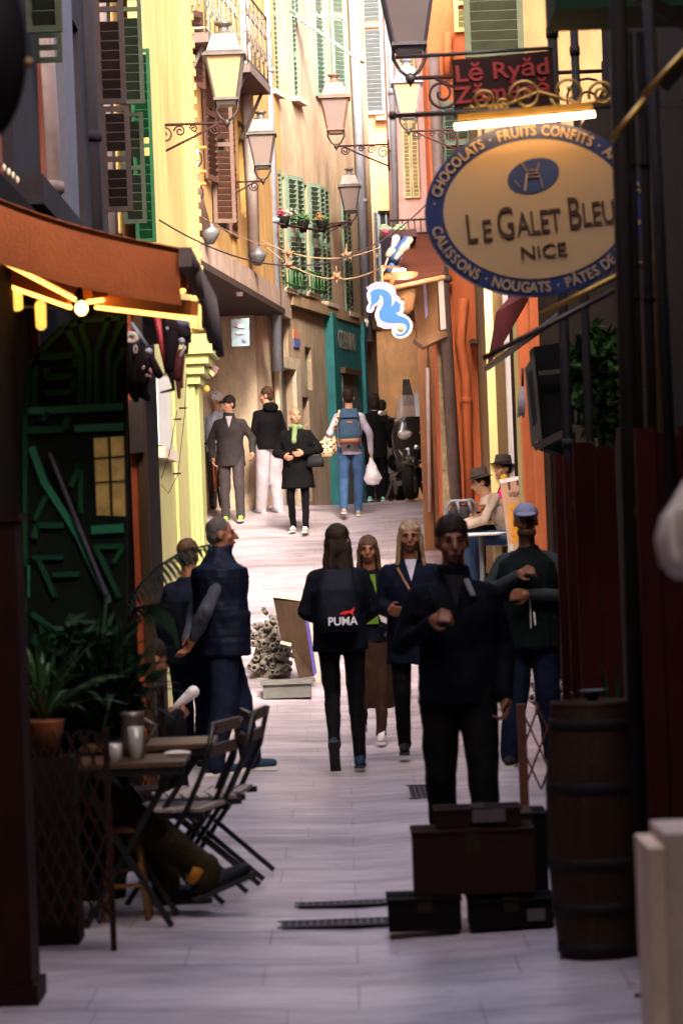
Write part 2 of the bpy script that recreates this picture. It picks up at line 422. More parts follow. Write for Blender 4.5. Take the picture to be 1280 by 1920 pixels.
# ---------------------------------------------------------------- left, near (in shade)
FA = Fac((-1.9, -8), (-1.9, 16), 1)
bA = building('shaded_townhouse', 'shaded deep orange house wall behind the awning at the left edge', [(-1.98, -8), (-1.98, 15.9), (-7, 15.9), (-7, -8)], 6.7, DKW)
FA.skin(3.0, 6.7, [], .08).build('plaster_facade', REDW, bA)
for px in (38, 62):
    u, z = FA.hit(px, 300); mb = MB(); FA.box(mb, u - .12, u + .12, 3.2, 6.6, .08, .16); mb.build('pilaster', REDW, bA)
# near-left tall dark mid house
FB = Fac((-1.9, 16.02), (-1.9, 25), 1)
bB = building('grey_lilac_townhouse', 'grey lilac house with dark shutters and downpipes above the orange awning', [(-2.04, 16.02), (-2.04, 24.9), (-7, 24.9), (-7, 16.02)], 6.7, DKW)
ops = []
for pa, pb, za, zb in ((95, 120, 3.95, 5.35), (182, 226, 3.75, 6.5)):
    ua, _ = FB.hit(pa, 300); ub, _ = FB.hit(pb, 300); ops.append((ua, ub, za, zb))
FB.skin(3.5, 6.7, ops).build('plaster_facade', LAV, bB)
for o_ in ops: win(bB, FB, *o_, BRD)
def lfB(px0, px1, y0, y1, m, d, slat=.06):
    """leaf swung out square to the wall, seen face on from the street"""
    a = P(px0, y1, d); b = P(px1, y1, d); t = P(px0, y0, d)
    M = Matrix.Translation((a.x, d, a.z)); return shutter_mb(b.x - a.x, t.z - a.z, M, slat, tilt=-50).build('shutter', m, bB)
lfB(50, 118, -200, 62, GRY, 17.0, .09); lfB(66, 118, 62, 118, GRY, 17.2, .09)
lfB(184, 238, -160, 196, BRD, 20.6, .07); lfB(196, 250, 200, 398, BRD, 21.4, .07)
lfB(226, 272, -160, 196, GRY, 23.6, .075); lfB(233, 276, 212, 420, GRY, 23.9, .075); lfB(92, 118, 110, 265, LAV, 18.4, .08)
pipe(bB, FB, [(150, -50), (176, 560)], .09, LAV, n=.12); pipe(bB, FB, [(66, 0), (82, 250), (100, 700)], .1, PIPEN, n=.14)
pipe(bB, FB, [(180, -60), (206, 560)], .07, PIPEN, n=.12)
mb = MB(); u, z = FB.hit(118, 200, .17); FB.box(mb, u - .5, u + .15, 3.75, 6.6, .14, .24); mb.build('window_surround', mat('lilac_trim', (.055, .052, .075), .8, .2, 4), bB)
mb = MB(); FB.box(mb, 0, FB.L, 3.55, 3.72, .14, .3); mb.build('cornice', LAV, bB)
# ---------------------------------------------------------------- left yellow house
FC = Fac((-1.70, 25.02), (-1.6, 30.4), 1); FCg = Fac((-1.62, 25.3), (-1.46, 30.25), 1)
bC = building('yellow_corner_house', 'bright yellow house with green shutters and lime painted ground floor on the left', [(-1.84, 25.02), (-1.74, 30.35), (-7, 30.35), (-7, 25.02)], 8.4, CRM)
FC.skin(3.8, 8.4, []).build('plaster_facade', CRM, bC)
mb = MB()
for k, (n, w) in enumerate(((.165, .30), (.19, .22), (.215, .13))): FC.box(mb, FC.L - w * 2.6, FC.L - .004 * k, 3.85 + .01 * k, 8.35, .1, n)
z = 3.9
while z < 8.3: FC.box(mb, FC.L - .04, FC.L + .05, z, z + .07, .0, .235); z += .15
mb.build('corner_moulding', CRM, bC)
def lfC(px0, px1, y0, y1, m, d, slat=.075):
    a = P(px0, y1, d); b = P(px1, y1, d); t = P(px0, y0, d)
    return shutter_mb(b.x - a.x, t.z - a.z, Matrix.Translation((a.x, d, a.z)), slat, tilt=-50).build('shutter', m, bC)
lfC(256, 294, 92, 455, GRD, 24.7, .08)
u, z = FC.hit(262, 100)
# lime ground floor
mb = MB(); mb.prism([V((-1.75, 25.1, -.1)), V((-1.6, 25.1, -.1)), V((-1.5, 30.2, -.1)), V((-1.75, 30.3, -.1))], (0, 0, 3.9)); mb.build('shopfront_wall', LIME, bC)
FCg = Fac((-1.6, 25.1), (-1.5, 30.2), 1)
g = MB(); ua, za = FCg.hit(300, 835); ub, zb = FCg.hit(322, 735); FCg.box(g, .15, 1.55, za, zb + .1, .01, .02); g.build('pane', mat('bright_shop_glass', (.9, .88, .85), .15, .05, 2), bC)
mb = MB(); FCg.box(mb, .1, 1.6, za - .12, za - .02, .0, .07); mb.build('window_sill', TRIM, bC)
mb = MB()
FCg.box(mb, 4.2, 5.0, -.1, 3.25, .0, .07); FCg.box(mb, 4.3, 4.9, -.1, 3.25, .07, .1)
for k in range(4): FCg.box(mb, 4.15 - .05 * k, 5.05 + .03 * k, 3.25 + .1 * k, 3.35 + .1 * k + (.1 if k == 3 else 0), .0, .13 + .05 * k)
mb.build('pilaster', LIMED, bC)
mb = MB(); FCg.box(mb, 0, 5.1, 1.0, 1.1, 0, .04); FCg.box(mb, 1.8, 4.1, 1.35, 1.42, 0, .03); FCg.box(mb, 2.0, 2.08, 1.42, 3.2, 0, .03); FCg.box(mb, 3.9, 3.98, 1.42, 3.2, 0, .03); mb.build('panel_moulding', LIMED, bC)
# ---------------------------------------------------------------- ochre house
D0, D1, D2 = (-2.35, 30.4), (-1.72, 35.6), (-.84, 44)
FD = Fac(D0, D2, 1)
ddir = (V((D2[0] - D0[0], D2[1] - D0[1]))).normalized()
def off(p, n): return (p[0] - FD.n.x * n, p[1] - FD.n.y * n)
bD = building('ochre_house', 'ochre house with brown shutters above a stone ground floor on the left', [off(D0, .14), off(D2, .14), (-4.2, 46.5), (-8, 34)], 10.6, OCH, z0=4.99)
uR = FD.hit(486, 800)[0]
mass([off(D0, 1.0), off((D0[0] + FD.d.x * uR, D0[1] + FD.d.y * uR), 1.0), off((D0[0] + FD.d.x * uR, D0[1] + FD.d.y * uR), .01), off(D2, .01), (-4.2, 46.5), (-8, 34)], -.2, 4.985).build('stone_ground_floor', STONE, bD)
ops = []
def opD(x0, x1, y0, y1):
    u0, za = FD.hit(x0, y1, .14); u1, _ = FD.hit(x1, y1, .14); _, zb = FD.hit(x0, y0, .14); o_ = (u0, u1, za, zb); ops.append(o_); return o_
w1 = opD(399, 442, 135, 418); w2 = opD(351, 367, 105, 170); w3 = opD(452, 462, 230, 400)
w4 = opD(387, 400, -120, 52); w5 = opD(464, 478, -160, 118)
FD.skin(5.4, 10.6, ops).build('plaster_facade', OCH, bD)
for o_ in ops: win(bD, FD, *o_, BRN)
leaf(bD, FD, w1[0] + .02, w1[2], .30, w1[3] - w1[2], BRN, 68, .15, .08)
leaf(bD, FD, w1[1] - .64, w1[2], .62, w1[3] - w1[2], BRN, 0, .16, .08)
leaf(bD, FD, w2[0] - .6, w2[2], .6, w2[3] - w2[2] + .5, BRN, 20, .16, .08)
leaf(bD, FD, w3[1], w3[2], .5, w3[3] - w3[2], BRN, 6, .18, .08)
leaf(bD, FD, w1[0] - .62, w1[2] + .5, .6, w1[3] - w1[2] - .3, BRN, 5, .18, .08)
pp = FD.hit(345, 470)[1]
uD0 = 0
mb = MB(); FD.box(mb, uD0, FD.L + .05, 5.02, 5.4, .0, .2); mb.build('render_band', BAND, bD)
mb = MB(); FD.box(mb, uD0, uR + .2, 4.90, 4.985, -.9, .42); mb.build('eave_canopy', mat('dark_eave_wood', (.05, .035, .03), .8), bD)
FDg = Fac(off(D0, .98), off(D2, .98), 1)
for px in (398, 425, 450, 478):
    u, z = FDg.hit(px, 800, .1); mb = MB()
    mb.tube([FDg.pt(u, 1.0, .08), FDg.pt(u, 4.8, .08)], .12, 14); FDg.box(mb, u - .17, u + .17, .8, 2.3, .04, .22); FDg.box(mb, u - .19, u + .19, 4.62, 4.9, .03, .24)
    mb.build('pilaster', STONE, bD)
for a, b in ((405, 418), (431, 445), (456, 470)):
    u0, _ = FDg.hit(a, 800, .1); u1, _ = FDg.hit(b, 800, .1); mb = MB(); FDg.box(mb, u0, u1, .8, 4.4, .0, .04); mb.build('door', mat('dull_brown_door', (.36, .25, .16), .7, .3, 5), bD)
pipe(bD, FD, [(340, -150), (352, 300), (388, 440)], .075, PIPEW, n=.22)
pipe(bD, FD, [(452, -200), (464, 200), (477, 480)], .085, PIPEW, n=.22)
for px, py in ((389, 440), (479, 482)):
    u, z = FD.hit(px, py, .24); mb = MB(); mb.lathe([(.05, .14), (.06, .1), (.13, .05), (.12, .0), (.05, -.12)], FD.pt(u, z, .27), 12); mb.build('rain_hopper', ZINC, bD)
# balconies
def balcony(px0, px1, py, n1, m):
    u0, z = FD.hit(px0, py, .5); u1, _ = FD.hit(px1, py, .5)
    mb = MB(); FD.box(mb, u0, u1, z - .12, z, .1, n1)
    for u in (u0 + .2, u1 - .2): mb.bar(FD.pt(u, z - .12, n1 - .1), FD.pt(u, z - .75, .14), .04)
    mb.build('balcony_slab', mat('dark_slab_stone', (.12, .09, .08), .9), bD)
    r = MB()
    edges = [(FD.pt(u0, z, n1 - .03), FD.pt(u1, z, n1 - .03)), (FD.pt(u0, z, .15), FD.pt(u0, z, n1 - .03)), (FD.pt(u1, z, .15), FD.pt(u1, z, n1 - .03))]
    for a, b in edges:
        L = (b - a).length; k = max(2, int(L / .34)); up = V((0, 0, 1)); dd = (b - a) / L
        for zz in (.05, .95): r.tube([a + up * zz, b + up * zz], .018, 6)
        for i in range(k + 1): c = a.lerp(b, i / k); r.tube([c, c + up * .98], .012, 5)
        for i in range(k):
            c = a.lerp(b, (i + .5) / k)
            for s, z0 in ((1, .15), (-1, .15), (1, .93), (-1, .93)):
                sg = 1 if z0 < .5 else -1; pts = []
                for q in range(15):
                    t = q / 14 * 4.6; rr = .115 * (1 - q / 19); pts.append(c + dd * s * (.02 + .12 - rr * math.cos(t)) * .8 + up * (z0 + sg * (.16 + rr * 1.4 * math.sin(t))))
                r.tube(pts, .011, 5)
    r.build('balcony_railing', m, bD)
balcony(383, 442, 60, .55, mat('pale_green_iron', (.20, .20, .14), .5)); balcony(462, 499, 118, .55, mat('grey_iron', (.14, .11, .085), .5))
balcony(352, 386, 390, .4, RUST)
# ---------------------------------------------------------------- beige far house
FE = Fac((-.84, 44), (.62, 50.4), 1)
def offE(p, n): return (p[0] - FE.n.x * n, p[1] - FE.n.y * n)
bE = building('beige_house', 'tall beige house with pale green shutters above a teal shopfront at the street bend', [offE((-.84, 44), .14), offE((.62, 50.4), .14), (.1, 53.9), (-7, 53.9), (-5, 46.7)], 12.8, BEIGE)
ops = []
def opE(x0, x1, y0, y1):
    u0, za = FE.hit(x0, y1, .14); u1, _ = FE.hit(x1, y1, .14); _, zb = FE.hit(x0, y0, .14)
    o_ = (u0, u1, za, zb); ops.append(o_); return o_
a1 = opE(527, 541, 330, 540); a2 = opE(569, 583, 345, 548); b3 = opE(600, 622, -120, 175)
dr = opE(530, 558, 690, 960); nc = opE(574, 586, 650, 730); b1 = opE(505, 519, -120, 168); b2 = opE(548, 562, -120, 182); bt = opE(574, 586, 745, 940)
c3 = opE(604, 620, 352, 566); c4 = opE(646, 660, 372, 585)
FE.skin(1.0, 12.8, ops).build('plaster_facade', BEIGE, bE)
for o_, g in ((a1, PALEW), (a2, DARK), (b3, DARK), (b1, DARK), (b2, DARK), (c3, DARK), (c4, DARK), (nc, DARK)): win(bE, FE, *o_, GRM, g)
for o_ in (a1, a2): 
    wd = o_[1] - o_[0]
    leaf(bE, FE, o_[0] - wd * .75, o_[2] - .05, wd * .75, o_[3] - o_[2] + .1, GRM, 8, .15, .075); leaf(bE, FE, o_[1], o_[2] - .05, wd * .75, o_[3] - o_[2] + .1, GRM, 14, .16, .075)
for o_, m in ((b1, GRS), (b2, GRS), (c3, GRS), (c4, GRS)):
    wd = (o_[1] - o_[0]) / 2; h = o_[3] - o_[2]
    for k in (0, 1):
        if o_ is b2:
            leaf(bE, FE, o_[0] + wd * k, o_[2] + 1.35, wd * .97, h - 1.35, m, 0, .16, .075)
            if k == 0: leaf(bE, FE, o_[0] + wd * k, o_[2], wd * .97, 1.33, m, 0, .16, .075)
        else: leaf(bE, FE, o_[0] + wd * k, o_[2], wd * .97, h, m, 0, .16, .075)
# propped lower flap
M = FE.M(b2[0] + (b2[1] - b2[0]) * .5, b2[2] + 1.33, .18) @ Matrix.Rotation(R(52), 4, 'X') @ Matrix.Translation((0, 0, -1.3))
shutter_mb((b2[1] - b2[0]) * .5, 1.3, M, .075).build('propped_shutter', GRM, bE)
wd = b3[1] - b3[0]
leaf(bE, FE, b3[0] - wd * .42, b3[2] - .1, wd * .42, b3[3] - b3[2], GRM, 12, .16, .075); leaf(bE, FE, b3[1], b3[2] + .1, wd * .42, b3[3] - b3[2], GRM, 28, .16, .075)
for o_ in (b1, b2, b3, a1, a2, c3, c4): sill(bE, FE, o_[0] - .08, o_[1] + .08, o_[2])
for o_ in (a1, a2):
    mb = MB(); 
    for z in (.05, .3): mb.tube([FE.pt(o_[0] - .3, o_[2] + z, .3), FE.pt(o_[1] + .25, o_[2] + z, .3)], .018, 6)
    for k in range(6): u = o_[0] - .3 + k * (o_[1] - o_[0] + .55) / 5; mb.tube([FE.pt(u, o_[2], .3), FE.pt(u, o_[2] + .32, .3)], .012, 5)
    mb.build('window_rail', mat('bright_green_paint', (.02, .12, .025), .5), bE)
zb = FE.hit(600, 572, .14)[1]
mb = MB(); FE.box(mb, 0.02, FE.L, zb - .16, zb, .13, .24); mb.build('render_band', mat('brown_stained_band', (.36, .25, .14), .9, .4, 5, stain=.5), bE)
pipe(bE, FE, [(490, -150), (499, 100), (522, 696)], .085, PIPEB, n=.26); pipe(bE, FE, [(655, -150), (665, 100), (690, 640)], .085, PIPEB, n=.24)
mb = MB(); FE.box(mb, dr[0], dr[1], 1.0, dr[3], 0, .03); mb.build('door', mat('grey_brown_door', (.13, .11, .10), .6), bE)
mb = MB(); FE.box(mb, dr[0] - .16, dr[0], 1.0, dr[3] + .18, .13, .2); FE.box(mb, dr[1], dr[1] + .3, 1.0, dr[3] + .18, .13, .2); FE.box(mb, dr[0], dr[1], dr[3], dr[3] + .18, .13, .2); mb.build('door_frame', TRIM, bE)
mb = MB(); FE.box(mb, bt[0], bt[1], 1.0, bt[3], 0, .03); mb.build('side_door', mat('brown_side_door', (.22, .16, .1), .6), bE)
# teal shopfront
u0, _ = FE.hit(621, 760, .2); u1, _ = FE.hit(683, 760, .2); zt = FE.hit(621, 588, .2)[1]
mb = MB(); FE.box(mb, u0, u1, 1.9, zt, .141, .22); FE.box(mb, u0, u0 + .25, 1.9, zt, .22, .28); FE.box(mb, u1 - .18, u1, 1.9, zt, .22, .28)
sf = mb.build('teal_shopfront', TEAL, bE)
ud, zd = FE.hit(640, 700, .22); ue, _ = FE.hit(668, 700, .22); mb = MB(); FE.box(mb, ud, ue, 2.0, zd, .22, .235); mb.build('shop_door', mat('dim_shop_glass', (.16, .17, .16), .25), sf)
mb = MB(); FE.box(mb, ud - .06, ue + .06, zd, zd + .1, .22, .3); mb.build('door_lintel', BRN, sf)
um, zm = FE.hit(651, 655, .23)
mb = MB(); M = FE.M(um, zm, .232) @ Matrix.Diagonal((1.0, 1, 1, 1)) @ Matrix.Rotation(R(90), 4, 'X')
mb.mesh(text_me("O'ZENKO", .01, .02), M @ Matrix.Diagonal((.3, .42, .1, 1))); mb.mesh(text_me('nice', .01, .02), M @ Matrix.Translation((0, -.75, 0)) @ Matrix.Diagonal((.24, .2, .1, 1)))
mb.build('sign_lettering', mat('faded_tan_lettering', (.30, .25, .19), .7), sf)
for (px, py, t, c) in ((557, 643, 'RUE', (.12, .14, .4)), (556, 628, 'o', (.6, .25, .12))):
    u, z = FE.hit(px, py, .16); mb = MB(); FE.box(mb, u - .2, u + .2, z - .07, z + .07, .141, .16); mb.build('wall_plaque', mat('plaque' + t, c, .5), bE)
# ---------------------------------------------------------------- peach end house
FF = Fac((-.6, 54), (3.4, 54), 1)
bF = building('peach_end_house', 'peach orange house closing the view at the end of the street', [(-.6, 54.14), (3.4, 54.14), (3.4, 60), (-.6, 60)], 12.8, PEACH)
ops = []
def opF(x0, x1, y0, y1):
    u0, za = FF.hit(x0, y1, .14); u1, _ = FF.hit(x1, y1, .14); _, zb_ = FF.hit(x0, y0, .14); o_ = (u0, u1, za, zb_); ops.append(o_); return o_
f1 = opF(724, 760, -120, 215); f2 = opF(714, 745, 395, 560)
FF.skin(1.0, 12.8, ops).build('plaster_facade', PEACH, bF)
for o_ in (f1, f2): win(bF, FF, *o_, BLG)
for o_, x0 in ((f1, 668), (f2, 692)):
    u0, _ = FF.hit(x0, 200, .14); leaf(bF, FF, u0, o_[2], o_[0] - u0, o_[3] - o_[2], BLG, 4, .2, .085)
sill(bF, FF, f1[0] - .2, f1[1] + .1, f1[2] - .05, BAND, .34)
z = FF.hit(740, 606)[1]; mb = MB(); FF.box(mb, 0.4, 4, z - .1, z + .05, .13, .24); mb.build('render_band', mat('brown_orange_band', (.42, .2, .07), .8), bF)
mb = MB(); FF.box(mb, .2, 4, 1, z - .1, .141, .17); mb.build('ground_floor_render', mat('burnt_peach_plaster', (.88, .50, .23), .85, .25, 2, .3, 30, stain=.5), bF)
# ---------------------------------------------------------------- pink house and stone ground floor
bG = thing('pink_house', 'narrow pale pink house standing over a stone ground floor on the right', 'building', (1.3, 40, 0))
mass([(.80, 36.64), (1.36, 36.64), (4, 36.64), (4, 53.8), (1.9, 53.8), (1.0, 47)], 5.35, 9.4).build('wall', PINK, bG)
mass([(1.10, 36.64), (4, 36.64), (4, 53.8), (1.95, 53.8), (1.6, 47)], .5, 5.35).build('stone_ground_floor', ROUGH, bG)
FG = Fac((.80, 36.5), (1.3, 36.5), 1)
u0, za = FG.hit(754, 372, .14); u1, zb = FG.hit(782, 200, .14); g1 = (u0 + .03, u1, za, 8.9)
FG.skin(5.3, 9.4, [g1], u1=2.2).build('plaster_facade', PINK, bG); win(bG, FG, *g1, TAN)
lm = mat('pale_yellow_shutter_paint', (.62, .54, .28), .6, .2, 6)
for k in (0, 1): leaf(bG, FG, g1[0] + k * (g1[1] - g1[0]) / 2, g1[2], (g1[1] - g1[0]) / 2 - .01, g1[3] - g1[2], lm, 6, .16, .05)
mb = MB(); FG.box(mb, .0, .05, 5.3, 9.35, .14, .2); mb.build('corner_strip', mat('rose_trim', (.62, .42, .40), .7), bG)
pipe(bG, FG, [(727, -100), (742, 445)], .045, PIPEB, n=.2)
mb = MB(); FG.box(mb, -.05, .95, 5.12, 5.3, .0, .3); mb.build('ledge', TRIM, bG)
rl = MB()
for z in (5.45, 5.62): rl.tube([FG.pt(-.03, z, .3), FG.pt(.6, z, .3)], .014, 6)
for k in range(9): rl.tube([FG.pt(-.03 + k * .078, 5.3, .3), FG.pt(-.03 + k * .078, 5.64, .3)], .009, 5)
rl.build('balcony_railing', IRON, bG)
FGl = Fac((1.06, 36.45), (1.5, 36.45), 1)
mb = MB(); FGl.box(mb, .0, .12, 1.0, 5.12, .0, .1); FGl.box(mb, .15, .21, 1.0, 4.3, .0, .12); mb.build('door_jamb', WOOD, bG)
pipe(bG, FGl, [(801, 690), (806, 960)], .025, PIPEW, n=.14, collars=False)
# ---------------------------------------------------------------- orange house
FH = Fac((1.24, 34.5), (3, 34.5), 1)
bH = building('orange_house', 'orange red house with an orange downpipe on the right of the street', [(1.26, 34.62), (3.5, 34.62), (3.5, 36.6), (1.26, 36.6)], 8.8, ORNG)
FH.skin(.8, 8.8, [], .12).build('plaster_facade', ORNG, bH)
pipe(bH, FH, [(812, 100), (832, 560), (856, 945)], .07, PIPEN, n=.26)
pipe(bH, FH, [(868, 560), (862, 640), (872, 700), (880, 940)], .06, ORNG, n=.2)
pipe(bH, FH, [(840, 60), (838, 140)], .05, ORNG, n=.2)
mb = MB(); a = FH.hit(880, 640, .15); FH.box(mb, a[0], a[0] + .55, a[1] - .05, a[1], .1, .6); mb.build('door_hood', BRN, bH)
mb = MB(); u, z = FH.hit(846, 880, .15); FH.box(mb, .0, .12, .8, 5.2, .12, .16); mb.build('corner_strip', ROUGH, bH)
u, z = FH.hit(850, 30, .14); lf = leaf(bH, FH, u, z - .2, .3, .7, mat('pale_lime_shutter', (.6, .6, .25), .6), 0, .16, .07)
u, z = FH.hit(826, 300, .14); leaf(bH, FH, u, z - .3, .4, 1.0, GRS, 0, .16, .07)
# ---------------------------------------------------------------- tan and lemon house
FJ = Fac((1.70, 32), (3.6, 32), 1)
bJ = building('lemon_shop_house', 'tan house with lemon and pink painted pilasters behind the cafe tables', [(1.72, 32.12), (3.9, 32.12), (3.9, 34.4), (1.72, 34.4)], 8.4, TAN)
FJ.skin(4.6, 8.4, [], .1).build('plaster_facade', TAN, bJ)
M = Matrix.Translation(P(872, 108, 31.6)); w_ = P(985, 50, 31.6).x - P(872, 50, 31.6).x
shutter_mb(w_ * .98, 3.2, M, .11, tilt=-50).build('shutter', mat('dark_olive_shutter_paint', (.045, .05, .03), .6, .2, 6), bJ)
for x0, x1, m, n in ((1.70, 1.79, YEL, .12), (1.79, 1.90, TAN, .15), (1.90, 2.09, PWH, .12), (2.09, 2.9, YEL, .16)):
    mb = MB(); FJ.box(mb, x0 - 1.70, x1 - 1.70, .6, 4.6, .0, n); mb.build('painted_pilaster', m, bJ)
# ---------------------------------------------------------------- right near (in shade)
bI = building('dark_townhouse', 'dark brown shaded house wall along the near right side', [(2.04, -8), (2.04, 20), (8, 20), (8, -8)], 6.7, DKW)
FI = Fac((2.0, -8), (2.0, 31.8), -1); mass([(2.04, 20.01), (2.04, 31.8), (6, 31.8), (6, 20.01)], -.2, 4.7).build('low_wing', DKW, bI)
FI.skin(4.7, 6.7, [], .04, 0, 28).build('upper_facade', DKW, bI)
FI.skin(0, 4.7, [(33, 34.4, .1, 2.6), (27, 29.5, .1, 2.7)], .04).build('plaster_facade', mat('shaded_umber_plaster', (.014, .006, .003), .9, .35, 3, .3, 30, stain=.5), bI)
mb = MB(); FI.box(mb, 35.2, 35.45, 0, 4.2, .04, .12); FI.box(mb, 36.6, 36.9, 0, 4.4, .04, .14); mb.build('painted_pilaster', ORNG, bI)
mb = MB(); FI.box(mb, 37.3, 37.9, 0, 4.4, .04, .12); mb.build('lime_pilaster', LIME, bI)
bK = building('rear_sun_block', 'plain unseen block added behind the camera to shade the near street', [(-8, -12), (8, -12), (8, -8.4), (-8, -8.4)], 30, TAN)  # added out of view, its height set to keep sun off the foreground
# ================================================================ street lanterns
GLASS = mat('frosted_lantern_glass', (.22, .165, .15), .35, .06, 3, spec=.6, trans=.25)
GLASS_LIT = mat('sunlit_tint_lantern_glass', (.46, .29, .155), .4, .05, 3, trans=.25)  # paler copy of the lantern glass, sunlit cream put into its colour
LZ = mat('tarnished_lantern_metal', (.10, .085, .075), .5, .3, 10, .1, 50, metal=.4)
LZD = mat('dark_lantern_metal', (.06, .05, .055), .5, .3, 10, .1, 50, metal=.3)
def scroll(mb, c, ax, r, turns=1.6, s=1, t0=0, w=.011):
    """flat spiral in the vertical plane spanned by ax and Z"""
    c = V(c); ax = V(ax); pts = []
    n = 26
    for i in range(n + 1):
        q = i / n; t = t0 + s * q * turns * 2 * math.pi; rr = r * (1 - .8 * q)
        pts.append(c + ax * (rr * math.cos(t)) + V((0, 0, rr * math.sin(t))))
    mb.tube(pts, w, 6)
def lantern(label, px, py_eave, d, wpx, root_px, root_py, side, metal=LZ, glass=GLASS, armdrop=.0, chimney=True):
    """px,py_eave: centre of the roof eave in the photograph; wpx its width there"""
    c = P(px, py_eave, d); w = wpx / sc(d); t = thing('street_lantern', label, 'street lamp', c, 0, 'wall bracket street lanterns')
    h = w * .98; wt, wb = w * .42, w * .25
    def sq(mb, prof):  # square lathe
        vs = []; fs = []
        for r, z in prof: vs += [(c.x - r, c.y - r, c.z + z), (c.x + r, c.y - r, c.z + z), (c.x + r, c.y + r, c.z + z), (c.x - r, c.y + r, c.z + z)]
        for i in range(len(prof) - 1):
            for k in range(4): l = (k + 1) % 4; fs.append((i * 4 + k, i * 4 + l, (i + 1) * 4 + l, (i + 1) * 4 + k))
        fs += [(3, 2, 1, 0), tuple(range(len(prof) * 4 - 4, len(prof) * 4))]
        mb._add(vs, fs); return mb
    sq(MB(), [(wb, -h), (wt, -.01)]).build('glass', glass, t)
    f = MB()
    for sx, sy in ((-1, -1), (1, -1), (1, 1), (-1, 1)):
        f.bar(c + V((sx * wb, sy * wb, -h)), c + V((sx * wt, sy * wt, 0)), w * .045)
    sq(f, [(wb * 1.12, -h - .03 * w), (wb * 1.12, -h + .03 * w)]); sq(f, [(wb * .8, -h - .13 * w), (wb * .95, -h - .03 * w)])
    f.build('frame', metal, t)
    r = MB(); sq(r, [(w * .5, -.02 * w), (w * .5, .03 * w), (w * .40, .10 * w), (w * .28, .44 * w), (w * .27, .5 * w)]); rf = r.build('roof', metal, t)
    if chimney:
        r = MB(); r.lathe([(w * .26, .5 * w), (w * .24, .53 * w), (w * .12, .60 * w), (w * .12, .70 * w), (w * .20, .74 * w), (w * .19, .79 * w), (w * .06, .82 * w)], c, 16); r.build('chimney_cap', metal, rf)
    # holder and bracket
    b0 = c + V((0, 0, -h - w * .52)); hd = MB()
    for s in (-1, 1):
        hd.tube([c + V((s * wb, 0, -h)), c + V((s * wb * 1.05, 0, -h - .2 * w)), c + V((s * wb * .6, 0, -h - .4 * w)), b0], w * .03, 6)
    hd.ell(b0, w * .08, w * .08, w * .09); hd.tube([b0, b0 - V((0, 0, .14 * w))], [w * .05, w * .01], 6)
    hd.build('lantern_holder', IRON, t)
    rt = P(root_px, root_py, d); rt = V((rt.x, d, b0.z - (b0.z - rt.z) * 0)); ax = (rt - b0); L = ax.length; ax.normalize()
    br = MB(); br.tube([b0, rt], w * .035, 6); lo = rt - V((0, 0, L * .42))
    br.tube([b0 + ax * L * .12, b0 + ax * L * .45 - V((0, 0, L * .17)), lo], w * .03, 6)
    br.tube([rt + V((0, 0, w * .15)), lo - V((0, 0, w * .15))], w * .04, 6); k = br.build('bracket', RUST, t)
    s2 = MB(); vec = V((ax.x, 0, 0)).normalized()
    for q, rr in ((.9, .13), (.68, .085), (.48, .06)): scroll(s2, b0 + ax * L * q - V((0, 0, L * rr * 1.15)), vec, L * rr, 1.5, 1, 0, w * .022)
    scroll(s2, b0 + ax * L * .16 - V((0, 0, L * .085)), vec, L * .085, 1.6, -1, 0, w * .025)
    s2.build('scrollwork', RUST, k)
    return t
lantern('nearest left wall lantern with glass tinted as if sunlit, above the yellow house corner', 421, 107, 27, 82, 294, 205, -1, LZ, GLASS_LIT)
lantern('second lantern on the left wall, with lilac grey glass beside the ochre house', 490, 254, 38.5, 57, 385, 322, -1)
lantern('lantern with pinkish glass on a right hand bracket in front of the beige house', 627, 186, 36.2, 59, 727, 260, 1, mat('coppery_lantern_metal', (.15, .08, .055), .5, .3, 10))
lantern('smallest lantern, farthest up the street beside the grey blue downpipe', 655, 351, 46.6, 44, 585, 412, -1)
lantern('small dark roofed lantern with cream glass tinted as if sunlit below the big black lantern', 762, 158, 31, 59, 856, 240, 1, mat('slate_lantern_metal', (.16, .16, .19), .5, .2, 10), GLASS_LIT)
lantern('big black lantern cut off by the top edge beside the red lettered board', 762, -30, 20.5, 118, 1130, 100, 1, LZD, mat('dim_lantern_glass', (.11, .085, .085), .4, .1, 3, trans=.2))

# ================================================================ oval sweet shop sign
GOLD = mat('gilded_and_gold_lit_iron', (.40, .24, .06), .4, .3, 12, .1, 60, metal=.7)  # gilding of the scrolls; on the slanting tubes it stands for gold light
NAVY = mat('sign_blue', (.010, .022, .10), .45, .12, 5); CREAM = mat('sign_cream', (.36, .24, .13), .45, .06, 2); BROWNT = mat('sign_brown_letter', (.05, .028, .02), .5, .1, 5)
SD = 13.2
sg_c = P(1003, 393, SD)
t = thing('oval_shop_sign', 'oval cream hanging sign with a blue lettered rim for chocolates and candied fruit', 'shop sign', sg_c)
SM = Matrix.Translation(sg_c) @ Matrix.Rotation(R(1.6), 4, 'Y').inverted() @ Matrix.Rotation(R(90), 4, 'X')   # local x right, y up, z towards camera
SM = Matrix.Translation(sg_c) @ Matrix.Rotation(R(-1.8), 4, 'Y') @ Matrix.Rotation(R(90), 4, 'X')
ra, rb = 207 / sc(SD), 163 / sc(SD)
def oval(a, b, z0, z1, M=SM, seg=72):
    mb = MB(); pr = [(1, z0), (1, z1)]
    mb.lathe(pr, (0, 0, 0), seg, M @ Matrix.Diagonal((a, b, 1, 1)), smooth=False); return mb
oval(ra, rb, -.05, .02).build('blue_rim', NAVY, t); oval(ra * .835, rb * .80, .0201, .024).build('cream_face', CREAM, t)
RC = mat('rim_letter_cream', (.36, .25, .15), .5, .05, 3)
mb = MB()
